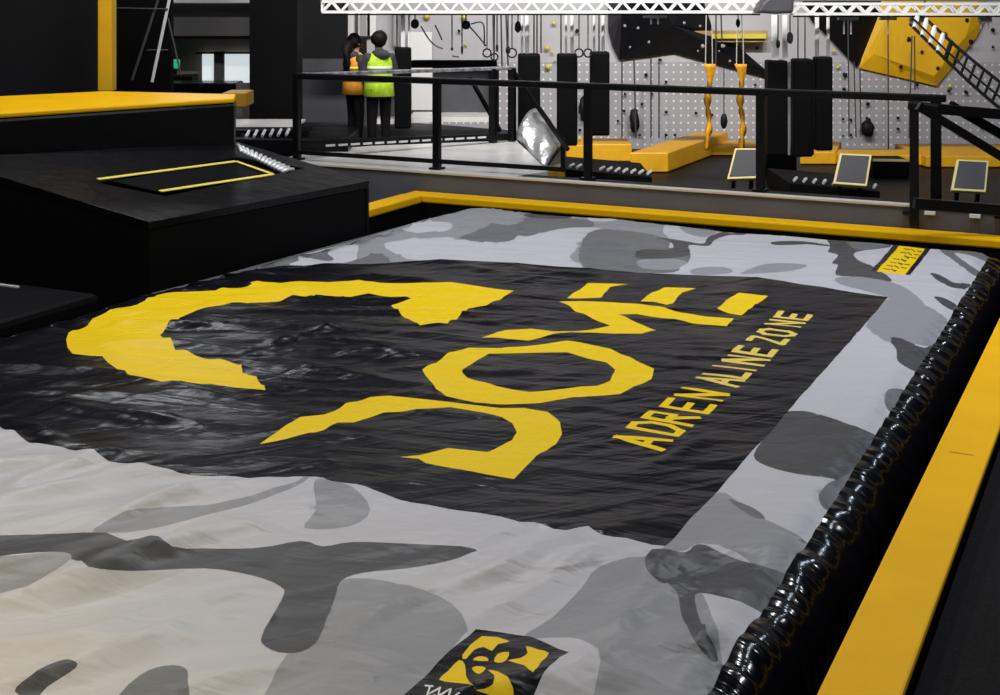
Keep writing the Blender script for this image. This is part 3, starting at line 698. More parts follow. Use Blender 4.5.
# right end of the railing with stair handrails
st = thing('stair_railing', 'black stair railing with sloping bars at the right end of the low grey wall', 'railing', P(925, 210, Y=13.95))
q = P(915, 100, Y=13.93)
MB().box((q.x, 13.93 - .05, .645), (.085, .05, 1.26)).build('post', 'black_steel', st, bevel=.008)
q = P(936, 100, Y=14.5)
MB().box((q.x, 14.5, .6), (.10, .10, 1.34)).build('post', 'black_steel', st, bevel=.008)
MB().bar(P(908, 105, Y=13.88), P(950, 110, Y=13.9), .10, .09).build('top_rail', 'black_steel', st, bevel=.02)
MB().bar(P(938, 109, t=13.3), P(1035, 117, t=13.3), .09, .10).build('top_rail', 'black_steel', st)
MB().bar(P(918, 106, t=13.0), P(1020, 168, t=13.0), .08, .08).build('sloping_bar', 'black_steel', st)
MB().bar(P(950, 105, t=13.4), P(1030, 151, t=13.4), .09, .09).build('sloping_bar', 'black_steel', st)
MB().bar(P(914, 203, t=12.95), P(1040, 213, t=12.95), .08, .10).build('bottom_rail', 'black_steel', st)
for x, y in ((908, 213), (930, 213), (975, 216), (1000, 217)):
    MB().box(P(x, y, Y=13.86), (.10, .06, .03)).build('foot_plate', 'alu' if x in (930, 975) else 'black_steel', st)

# ================================================================ OBSTACLE AREA
# silver slide beside the white deck
sl = thing('slide', 'shiny silver crinkled slide mat behind the white deck', 'slide', P(550, 150, z=LOW))
b = MB(); n = 12; vs = []
ca, cb, cc, cd = P(517, 131, t=18.7), P(541, 107, t=19.3), P(563, 141, t=18.9), P(544, 168, t=18.2)
for i in range(n + 1):
    for k in range(n + 1):
        u, v = i / n, k / n
        vs.append(ca.lerp(cb, u).lerp(cd.lerp(cc, u), v) + (Vector((0, 0, .10)) - BR[1] * .12) * math.sin(u * math.pi) + Vector((0, 0, .03)) * math.sin(v * 9 + u * 4))
m_ = len(vs); vs += [v - Vector((0, 0, .12)) + BR[1] * .05 for v in vs[:m_]]
w_ = n + 1; fs = []
for i in range(n):
    for k in range(n):
        a = i * w_ + k; fs += [(a, a + 1, a + w_ + 1, a + w_), (m_ + a, m_ + a + w_, m_ + a + w_ + 1, m_ + a + 1)]
for k in range(n):
    fs += [(k, m_ + k, m_ + k + 1, k + 1), (n * w_ + k, n * w_ + k + 1, m_ + n * w_ + k + 1, m_ + n * w_ + k), (k * w_, (k + 1) * w_, m_ + (k + 1) * w_, m_ + k * w_), (k * w_ + n, m_ + k * w_ + n, m_ + (k + 1) * w_ + n, (k + 1) * w_ + n)]
b.add(vs, fs).build('slide_sheet', 'silver', sl, smooth=True)
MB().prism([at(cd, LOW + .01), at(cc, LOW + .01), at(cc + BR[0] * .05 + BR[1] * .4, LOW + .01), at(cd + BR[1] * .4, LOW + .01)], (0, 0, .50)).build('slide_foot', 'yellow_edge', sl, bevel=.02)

def fbox(name, label, x0, x1, yb, yt, zbase, m, depth, cat='foam block', group=None, parts=True, shear=0):
    t_ = (H - zbase) * FPX / (yb + 12); depth = min(depth, 24.9 - t_)
    """foam block standing on z=zbase; front face traced, square to the view"""
    t = (H - zbase) * FPX / (yb + 12)
    a = P(x0, yb, t=t); bb = P(x1, yb, t=t); h = (yb - yt) * t / FPX
    o = [a, bb, bb + BR[1] * depth + BR[0] * shear, a + BR[1] * depth + BR[0] * shear]
    e = thing(name, label, cat, (a + bb) / 2, group)
    MB().prism([v + Vector((0, 0, .012)) for v in o], (0, 0, h - .012)).build('foam_body', m, e, bevel=.02)
    return e
fbox('foam_block', 'large yellow foam block nearest the railing, between the second and third posts', 630, 668, 173, 152.5, LOW, 'yellow_foam', 3.2, shear=1.5)
fbox('foam_block', 'long yellow foam beam left of the large yellow block', 588, 632, 162, 144, LOW, 'yellow_foam', .9)
fbox('foam_block', 'small yellow foam block below the black rollers on the left', 566, 584, 163, 145, LOW, 'yellow_foam', .7)
fbox('foam_block', 'flat yellow foam slab at the wall foot, behind the long beam', 576, 622, 150, 138, LOW, 'yellow_foam', .7)
fbox('foam_block', 'yellow foam block under the hanging yellow straps', 712, 760, 156, 146, LOW, 'yellow_foam', .9)
fbox('foam_block', 'yellow foam block behind the middle tilted target', 800, 836, 165, 152, LOW, 'yellow_foam', 1.6, shear=.5)
fbox('foam_block', 'long yellow foam beam between the middle target and the stair railing', 838, 925, 166, 155, LOW, 'yellow_foam', .8)
fbox('foam_block', 'yellow foam beam behind the right tilted target', 926, 1040, 168, 156, LOW, 'yellow_foam', 1.8)
for x0, x1, lab in ((767, 797, 'black box with pale top edge right of the fourth railing post'), (873, 912, 'black box with pale top edge left of the stair railing')):
    e = fbox('step_box', lab, x0, x1, 178, 148 if x0 < 800 else 161, LOW, 'black_matte', .7, cat='box')
    t = (H - LOW) * FPX / 190
    MB().bar(P(x0, 146.5 if x0 < 800 else 160, t=t - .01), P(x1, 146.5 if x0 < 800 else 160.5, t=t - .01), .05, .035).build('edge_trim', 'cream', e)

def target(px, label):
    """tilted bounce target: charcoal bed, cream border, black stand"""
    t = 18.2; c = [P(x, y, t=t + (0 if y < 170 else -.35)) for x, y in px]
    e = thing('bounce_target', label, 'tilted trampoline', P((px[2][0] + px[3][0]) / 2, 204, z=LOW), 'tilted bounce targets beyond the railing')
    n = (c[1] - c[0]).cross(c[3] - c[0]).normalized(); n = n if n.y < 0 else -n
    MB().prism(c, n * -.06).build('border', 'cream', e, bevel=.01)
    m = sum(c, Vector()) / 4; inn = [m + (v - m) * .86 + n * .006 for v in c]
    MB().prism([v - n * .03 for v in inn], n * .034).build('bed', 'charcoal', e)
    for v in (c[2], c[3]):
        w = m + (v - m) * .6; w2 = Vector((w.x, w.y, LOW)) - BR[1] * -.15
        MB().bar(w - n * .08, w2, .05, .05).build('leg', 'black_steel', e)
    return e
target([(735, 148), (761, 148), (757, 178), (727, 179)], 'tilted charcoal target with cream border beside the fourth railing post')
target([(840, 153), (872, 154.5), (867, 186), (833, 183.5)], 'tilted charcoal target with cream border, middle one of three')
target([(957, 159), (989, 160.5), (986, 192), (951, 190)], 'tilted charcoal target with cream border right of the stair railing posts')

# springs of floor trampolines just behind the wall
for nm, xa, xb, ya, yb, n, lab in (('floor_trampoline', 566, 652, 168, 176, 11, 'black floor trampoline with a row of white springs, before the large yellow block'), ('floor_trampoline', 790, 880, 182, 190, 9, 'black floor trampoline with a row of white springs, below the middle target')):
    a = P(xa, ya, z=LOW + .3); bb = P(xb, yb, z=LOW + .3)
    e = thing(nm, lab, 'trampoline', ((a.x + bb.x) / 2, (a.y + bb.y) / 2, LOW))
    MB().prism([at(a, LOW + .01), at(bb, LOW + .01), at(bb + BR[1] * 1.6, LOW + .01), at(a + BR[1] * 1.6, LOW + .01)], (0, 0, .27)).build('frame', 'black_matte', e)
    for k in range(n):
        if k in (2, 3) and n == 11: continue
        u = (k + .5) / n; q = a.lerp(bb, u) + Vector((0, 0, .02)) + BR[1] * .05
        MB().tube([q, q + BR[0] * .07 + BR[1] * .16 + Vector((0, 0, .015))], .022, 6).build('spring', 'spring', e)

# roof trusses
def truss(label, x0, x1, yt, yb, t, tag_len):
    e = thing('lighting_truss', label, 'truss', P((x0 + x1) / 2, yb, t=t))
    h = (yb - yt) * t / FPX
    for yy in (yt, yb):
        for dd in (0, h):
            MB().bar(P(x0, yy, t=t) + BR[1] * dd, P(x1, yy, t=t) + BR[1] * dd, .038, .038).build('chord', 'alu', e)
    b = MB(); n = int((x1 - x0) / 9)
    for i in range(n):
        xa = x0 + (x1 - x0) * i / n; xb = x0 + (x1 - x0) * (i + 1) / n
        y1_, y2_ = (yt, yb) if i % 2 else (yb, yt)
        for dd in (0, h): b.bar(P(xa, y1_, t=t) + BR[1] * dd, P(xb, y2_, t=t) + BR[1] * dd, .028, .028)
        b.bar(P(xa, yb, t=t), P(xb, yb, t=t) + BR[1] * h, .02, .02)
    b.build('bracing', 'alu', e)
    MB().bar(P(x0, (yt + yb) / 2, t=t) , P(x0, (yt + yb) / 2, t=t) + BR[1] * h, .03, h).build('end_plate', 'alu', e)
    MB().bar(P(x0, yb + 2.5, t=t + .1), P(x1, yb + 2.5, t=t + .1), .04, .02).build('track', 'black_steel', e)
    for f in (.12, .5, .88):
        q = P(x0 + (x1 - x0) * f, yt, t=t) + BR[1] * h / 2
        MB().bar(q, Vector((q.x, q.y, 7.2)), .03, .03).build('hanger', 'rope', e)
    return e
truss('long aluminium truss above the people and black rollers', 322, 760, 1.5, 12, 19.0, 0)
truss('aluminium truss at the top right, in front of the yellow volume', 793, 1060, 4, 14, 19.0, 0)
struct(wallbox('back_beam', 320, 1060, -9, 1.2, 20.6, .2, 'grey_wall'), 'grey beam above the trusses', 'trim')
cz = thing('rolled_cloth', 'dark rolled cloth bundle between the two trusses', 'cloth', P(775, 13, t=18.8))
MB().prism([P(x, y, t=18.6) for x, y in ((757, 13), (762, 3), (772, -6), (795, -10), (794, 13), (776, 14))], BR[1] * .4).build('cloth_roll', 'mid_panel', cz, bevel=.04)

# black hanging foam rollers with white straps
RG = 'black foam columns hanging from the trusses'
def roller(x0, x1, yt, yb, label, straps=(), t=19.5):
    w = (x1 - x0) * t / FPX; c = P((x0 + x1) / 2, yb, t=t); h = (yb - yt) * t / FPX
    e = thing('foam_column', label, 'foam column', c, RG)
    MB().box(c + Vector((0, 0, h / 2)), (w, w, h), BR).build('foam_body', 'black_matte', e, bevel=.03)
    for sx, sw in straps:
        MB().bar(P(sx, yt + .5, t=t), P(sx, 15, t=t), sw * t / FPX, .02).build('strap', 'white_strap' if sw > 1.5 else 'rope', e)
    return e
roller(395, 411, 47, 128, 'black foam column just right of the person in the lime vest', ((397, 1), (403, 4), (409, 2)), t=21.2)
roller(518, 540, 53.5, 160, 'black foam column left of three, nearest the handrails', ((522, 2), (527, 4), (534, 1)))
roller(557, 577, 53.5, 145, 'black foam column in the middle of the left three', ((561, 1), (566, 2), (572, 3)))
roller(590, 609, 51.5, 135, 'black foam column right of the left three, beside the black faceted volume', ((594, 2), (599, 1), (603, 3)))
roller(766, 786, 60, 155, 'black foam column left of the right three, behind the fourth post', ((775, 7), (785, 5)))
roller(792, 811, 58.5, 156, 'black foam column in the middle of the right three', ((798, 1), (805, 1)))
roller(814, 831, 56.5, 150, 'black foam column right of the right three', ((817, 4), (828, 3)))
for x in (789, 813):
    tag(wallbox('light_pole', x - 1, x + 1.2, 62, 155, 19.7, .03, 'white_strap'), 'thin pale pole between black columns at x' if 0 else ('thin pale pole left of the middle black column of the right three' if x < 800 else 'thin pale pole right of the middle black column of the right three'), 'pole')

# volumes on the wall
def volume(name, label, px, apex, m, cat, depth=.5, t=25.0, mats=None):
    c = [P(x, y, t=t) for x, y in px]; ap = [P(x, y, t=t - depth) for x, y in apex]
    e = MB(); n = len(c)
    if len(ap) == 1: fs = [(i, (i + 1) % n, n) for i in range(n)]
    else: fs = [(i, (i + 1) % n, n + (i + 1) % n, n + i) for i in range(n)] + [tuple(range(n, 2 * n))]
    e.add(c + ap, fs); ob = e.build(name, m)
    return tag(ob, label, cat)
volume('climbing_volume', 'dark charcoal faceted climbing volume hanging at the left of the large black one', [(608, -20), (608, 30), (612, 46), (619, 60), (640, 30), (652, -20)], [(622, 12)], mat('volume_dark', (.016, .016, .022), .45, spec=.2), 'climbing volume', .7)
volume('climbing_volume', 'large black faceted climbing volume on the wall above the yellow straps', [(619, 60), (674, 52.5), (700, 60), (768, 78), (766, 70), (734, 43), (700, 42), (713, 30), (700, -10), (652, -20)], [(672, 25)], 'black_panel', 'climbing volume', .8)
volume('climbing_volume', 'black triangular climbing volume left of the yellow one', [(811, 20), (830, 39.5), (857, 68), (882, 15), (884, -12), (795, -14)], [(850, 22)], 'black_panel', 'climbing volume', .35)
volume('climbing_volume', 'large faceted yellow climbing volume at the top right', [(859, 68), (884, -14), (986, -20), (986, 18), (976, 38), (937, 86)], [(874, 54), (892, 8), (950, 0), (972, 16), (966, 36), (934, 76)], 'yellow_panel', 'climbing volume', .14)
tag(wallbox('air_duct', 690, 768, 31, 42, 24.7, .25, mat('duct', (.42, .30, .12), .4, var=.3, vscale=3)), 'tan and yellow duct crossing the wall behind the black volume', 'duct')
tag(wallbox('duct_stripe', 712, 766, 34, 38.5, 24.6, .06, 'hold_yellow'), 'yellow strip on the tan duct', 'strip')
for x0, x1, y0, y1, m, nm, lab in ((408, 432, 32, 110, 'bright_wall', 'wall_strip', 'bright white wall strip right of the first black column'),
        (347, 376, 12, 36, 'bright_wall', 'wall_strip', 'bright white patch above the person with long hair')):
    struct(wallbox(nm, x0, x1, y0, y1, 24.95, .05, m), lab, 'wall')
struct(wallbox('dark_screen', 297, 347, -60, 120, 22.8, .15, 'dark_wall'), 'dark screen right of the black pillar', 'wall')
struct(wallbox('dark_parapet', 297, 411, 59, 122, 22.6, .15, 'mid_panel'), 'dark parapet behind the two people', 'wall')
struct(wallbox('dark_parapet', 347, 366, 38, 60, 22.65, .15, 'dark_wall'), 'dark panel beside the long-haired person', 'wall')
tag(wallbox('padded_beam', 411, 497, 60.5, 68, 22.0, .2, 'black_matte', bevel=.02), 'black padded beam above the grey panel right of the people', 'beam')
tag(wallbox('padded_panel', 433, 497, 68, 112, 22.2, .1, 'mid_panel'), 'dark grey padded panel under the black beam', 'panel')
tag(wallbox('panel_post', 491, 499, 66, 132, 21.9, .1, 'black_matte'), 'black post at the right end of the grey panel', 'post')
tag(wallbox('white_bench', 410, 492, 117, 122, 21.4, .9, 'white_deck'), 'long white bench top below the grey panel', 'bench')
tag(wallbox('white_step', 376, 404, 119, 124, 21.2, .4, 'white_deck'), 'small white step beside the lime-vest person legs', 'step')
for x, w, m in ((356.5, 3, 'mid_panel'), (363, 6, 'hold_grey'), (368.5, 2.4, 'black_matte'), (396, 5, 'hold_grey'), (403, 3, 'mid_panel')):
    tag(wallbox('wall_conduit', x - w / 2, x + w / 2, 11, 36 if x < 380 else 46, 24.9, .08, m), {356: 'dark thin vertical conduit on the white patch, leftmost', 363: 'grey wide conduit on the white patch', 368: 'black vertical conduit above the lime-vest person', 396: 'grey conduit above the first black column', 403: 'dark conduit above the first black column'}[int(x)], 'conduit')

# climbing holds
HG = {'hold_black': ('small black climbing hold bolted to the pale wall', 'black climbing holds'), 'hold_yellow': ('small yellow climbing hold on the pale wall', 'yellow climbing holds'), 'hold_grey': ('grey climbing hold on the black volume', 'grey climbing holds'), 'vol': ('dark climbing hold on the large yellow volume', 'dark holds on the yellow volume')}
proto = {}
def hold(x, y, s, m, t=25.0, key=None, k=0):
    key = key or m
    if (m, k) not in proto:
        me0 = MB().blob((0, 0, 0), (1, .7, .9), seed=k + len(m), amp=.5, n=5).build('climbing_hold', m, smooth=True, origin=(0, 0, 0)); proto[(m, k)] = me0.data
        bpy.data.objects.remove(me0)
    ob = bpy.data.objects.new('climbing_hold', proto[(m, k)]); COL.objects.link(ob)
    r = s * t / FPX; ob.location = P(x, y, t=t - r * .4); ob.scale = (r, r, r); ob.rotation_euler = (0, x * .7, YAW)
    tag(ob, HG[key][0], 'climbing hold', HG[key][1])
bl = [(660, 60, 2), (646, 75, 1.8), (666, 82, 1.6), (652, 94, 1.4), (625, 94, 1.6), (666, 112, 1.6), (624, 111, 1.6), (696, 113, 1.6), (666, 135, 1.8), (675, 135, 1.4), (712, 115, 1.5), (577, 31, 2.2), (459, 31, 1.8), (580, 130, 1.6), (642, 104, 1.6), (845, 75, 2.6), (844, 89, 2), (868, 104, 2), (867, 118, 1.5), (843, 119, 1.4), (843, 136, 1.2), (898, 118, 1.6), (898, 129, 1.6), (917, 84, 2), (966, 92, 2.2), (949, 91, 1.8), (993, 30, 2.2), (993, 47, 1.5), (851, 135, 1.5), (851, 120, 1.5), (608, 100, 1.4), (618, 121, 1.4), (640, 135, 1.4), (755, 85, 1.4), (757, 48, 1.6), (820, 62, 1.6), (959, 133, 1.8), (982, 128, 1.4)]
for i, (x, y, s) in enumerate(bl): hold(x, y, s, 'hold_black', k=i % 4)
for i, (x, y, s) in enumerate([(547, 48, 2.4), (554, 23, 2.2), (548, 67, 2.8), (552, 52, 1.5), (834, 51, 1.8), (838, 67, 1.8), (835, 28, 2.2), (465, 44, 1.6), (464, 17, 2.4), (427, 16, 3), (950, 86, 2), (555, 60, 1.4)]): hold(x, y, s, 'hold_yellow', k=i % 3)
for i, (x, y, s) in enumerate([(625, 26, 1.6), (649, 42, 1.6), (684, 23, 1.6), (703, 46, 2.2), (723, 46, 2.4), (698, 51, 1), (719, 51, 1), (730, 61, 1.4), (638, 28, 1.4), (700, 26, 1.4), (630, 47, 1.2)]): hold(x, y, s, 'hold_grey', t=24.45, k=i % 3)
for i, (x, y, s) in enumerate([(909, 39, 2.4), (945, 34, 2.2), (971, 42, 2.6), (922, 52, 1.8), (901, 67, 2), (938, 68, 1.8), (967, 20, 2)]): hold(x, y, s, 'hold_black', t=24.84, key='vol', k=i % 4)
tag(MB().blob(P(867, 128, t=24.9), (.13, .1, .15), 5, .5).build('macro_hold', 'hold_black', smooth=True), 'large black hooked climbing hold above the middle target', 'climbing hold')
tag(MB().blob(P(634, 120, t=24.9), (.09, .1, .22), 9, .5).build('macro_hold', 'hold_black', smooth=True), 'tall black spiky climbing hold above the large yellow block', 'climbing hold')
tag(MB().blob(P(583, 108, t=24.9), (.09, .1, .2), 4, .5).build('macro_hold', 'hold_black', smooth=True), 'dark climbing hold between the middle and right black columns', 'climbing hold')

# hanging rings, bags, ropes
def ring(x, y, r, ytop, label, t=19.2):
    c = P(x, y, t=t); R_ = r * t / FPX
    e = thing('gym_ring', label, 'gym ring', c, 'gym rings hanging from the truss')
    MB().tube([c + BR[0] * math.cos(a) * R_ + Vector((0, 0, math.sin(a) * R_)) for a in [i * math.pi / 10 for i in range(20)]], .013, 6, closed=True).build('ring', 'hold_black', e, smooth=True)
    MB().bar(c + Vector((0, 0, R_)), P(x, ytop, t=t), .014, .01).build('strap', 'rope', e)
ring(487, 53, 4, 15, 'black gym ring left of the pair before the left black columns')
ring(494.5, 57, 3.4, 15, 'black gym ring right beside the leftmost ring')
ring(512, 53, 4.5, 15, 'black gym ring close left of the black columns')
ring(579, 53, 4, 15, 'black gym ring left of the pair between the middle and right columns')
ring(588, 53, 4, 15, 'black gym ring right of the pair between the middle and right columns')
def hang(x, y, rx, rz_, label, m='hold_black', ytop=15, t=19.3, nm='grip_bag', cat='hanging grip'):
    c = P(x, y, t=t); k = t / FPX
    e = thing(nm, label, cat, c, None)
    MB().blob(c, (rx * k, rx * k, rz_ * k), seed=x, amp=.15, n=6).build('grip', m, e, smooth=True)
    MB().bar(c + Vector((0, 0, rz_ * k * .8)), P(x, ytop, t=t), .014, .014).build('rope', 'rope', e)
hang(466, 25, 4.6, 4.6, 'black ball grip hanging above the grey panel')
hang(415, 24, 4.2, 5, 'dark brown ball grip hanging right of the first black column')
hang(518, 27, 3.4, 6, 'dark oval grip hanging above the left black column')
hang(724, 121, 3.6, 8, 'black teardrop grip hanging between the two yellow straps', ytop=68)
hang(452, 49, 1.4, 1.8, 'small black knob on a long rope above the grey panel')
hang(462, 50, 1.2, 5, 'thin black bar grip hanging above the grey panel')
hang(738, 23, 2.2, 4.5, 'black bell-shaped grip over the duct')
hang(790, 38, 3.4, 6, 'dark grey rock-like grip beside the white straps', m='rope')
hang(778, 44, 2.2, 4.5, 'black grip in front of the wide white strap', t=19.2)
hang(508, 50, 2.5, 4, 'dark grip just left of the close ring')
hang(497, 48, 1.5, 4, 'small dark grip between the left rings')
for i, (x0, y0, x1, y1, lab) in enumerate(((848, 15, 849, 137, 'thin rope left of the black hooked hold'), (854, 62, 856, 137, 'thin rope just right of its neighbour near the black hooked hold'), (860, 68, 861, 137, 'thin rope before the black hooked hold'), (888, 15, 888.5, 152, 'long thin rope crossing the left of the yellow volume'),
        (912, 36, 909, 138, 'dark rope hanging from the yellow volume centre'), (914.5, 36, 915, 90, 'dark rope right beside the one at the yellow volume centre'), (622, 60, 622, 138, 'thin rope under the charcoal volume, left'), (634, 60, 636, 138, 'thin rope under the charcoal volume, middle'),
        (651, 58, 651, 138, 'thin rope under the black volume, right'), (659, 62, 659, 138, 'thin rope beside the dotted panel'), (493, 15, 494, 62, 'thin rope left of the close ring'), (501, 15, 502, 66, 'thin rope right of the left rings'), (506, 15, 508, 66, 'thin rope beside the close ring'),
        (541, 15, 541, 53, 'thin rope right of the left column straps'), (537, 15, 537, 53, 'second thin rope right of the left column straps'), (716, 15, 716, 64, 'thin rope above the left yellow strap'), (742, 15, 744, 64, 'thin rope above the right yellow strap'), (721, 15, 722, 42, 'thin rope before the duct'))):
    tag(MB().bar(P(x0, y0, t=24.3), P(x1, y1, t=24.3), .022, .02).build('rope', 'rope'), lab, 'rope')
def cable(pts, label, r=.011):
    tag(MB().tube([P(x, y, t=19.35) for x, y in smooth_open(pts)], r, 5).build('cable', 'rope', smooth=True), label, 'cable')
def smooth_open(p, sub=5):
    out = []; n = len(p)
    for i in range(n - 1):
        q = [np.array(p[max(0, min(n - 1, i + k))], float) for k in (-1, 0, 1, 2)]
        for s in range(sub):
            t = s / sub; out.append(tuple(.5 * (2 * q[1] + (q[2] - q[0]) * t + (2 * q[0] - 5 * q[1] + 4 * q[2] - q[3]) * t * t + (-q[0] + 3 * q[1] - 3 * q[2] + q[3]) * t ** 3)))
    out.append(p[-1]); return out
cable([(421, 26), (428, 38), (436, 46), (443, 48.5)], 'black cable curving away from the brown ball grip')
cable([(470, 27), (478, 36), (486, 46)], 'black cable from the black ball grip down to the left ring')
cable([(471, 24), (483, 23.5), (484.5, 46)], 'black cable from the ball grip across and down to the ring')
cable([(435, 25), (439, 33), (442, 40)], 'short black cable on the white wall')
cable([(452, 56), (459, 57)], 'short black cable under the small knob')
# yellow twisted hanging straps
for x, lab in ((709.5, 'twisted yellow hanging strap, left of the two'), (740.5, 'twisted yellow hanging strap, right of the two')):
    e = thing('hanging_strap', lab, 'hanging strap', P(x, 150, t=20.3), 'twisted yellow hanging straps')
    vs = []; n = 26; fs = []
    for i in range(n + 1):
        u = i / n; y = 64 + u * 86; w = (6 - 4.5 * min(1, u * 4.5)) if u < .2 else 3 + 1.3 * math.sin(u * 17)
        a = u * 9 if u > .2 else 0
        c = P(x + (1.2 * math.sin(u * 11)) + (-2 if x < 720 else 2.0) * u, y, t=20.3); k = 20.3 / FPX
        dx = BR[0] * math.cos(a) * w * k + BR[1] * math.sin(a) * w * k; dn = (BR[1] * math.cos(a) - BR[0] * math.sin(a)) * 1.8 * k
        vs += [c - dx - dn, c + dx - dn, c + dx + dn, c - dx + dn]
    for i in range(n):
        for k in range(4): fs.append((i * 4 + k, i * 4 + (k + 1) % 4, (i + 1) * 4 + (k + 1) % 4, (i + 1) * 4 + k))
    fs += [(3, 2, 1, 0), tuple(n * 4 + k for k in range(4))]
    MB().add(vs, fs).build('twisted_webbing', 'silk', e, smooth=True)
    for dx in (-4, 3): MB().bar(P(x + dx, 65, t=20.3), P(x + dx * .8, 15, t=20.3), .012, .012).build('rope', 'rope_light', e)
# small white mounting brackets under the right truss
for i, (x, y, w, h) in enumerate(((848, 18, 20, 4), (888, 18, 16, 4), (917, 18, 14, 9), (985, 20, 12, 6), (655, 17, 24, 2.5))):
    e = thing('truss_bracket', ['white bracket over the black triangular volume', 'white bracket at the left of the yellow volume', 'white bracket holding the rope ladder', 'white bracket at the right of the yellow volume', 'thin white bracket over the large black volume'][i], 'bracket', P(x, y + h / 2, t=19.2))
    MB().box(P(x, y, t=19.2), (w * 19.2 / FPX, .08, h * 19.2 / FPX), BR).build('plate', 'white_strap', e)
    for dx in ((-4, 3) if i != 1 else (0,)):
        MB().bar(P(x + dx, y + h / 2, t=19.2), P(x + dx, y + h / 2 + (14 if i < 2 else 6), t=19.2), .02, .02).build('hook', 'white_strap', e)
# rope ladder sagging to the right
lad = thing('rope_ladder', 'sagging black rope ladder net at the top right before the yellow volume', 'rope ladder', P(1000, 100, t=17.5))
def lp_(u, s):
    x = 913 + 120 * u; y = 17 + 103 * u ** 1.02 + s * (7 + 3 * u); xx = x - s * (3 + 3 * u)
    return P(xx, y + 5 * math.sin(u * math.pi), t=18.9 - 2.5 * u + (.25 if s < 0 else 0))
for s in (-1, 1):
    MB().tube([lp_(i / 20, s) for i in range(21)], .022, 6).build('side_rope', 'hold_black', lad)
MB().tube([lp_(i / 20, .15) for i in range(21)], .014, 6).build('side_rope', 'hold_black', lad)
for k in range(15):
    u = .02 + k / 15.0
    MB().tube([lp_(u, -1), lp_(u + .015, 1)], .02 if u > .3 else .035, 6).build('rung', 'hold_black' if u > .27 else 'white_strap', lad)

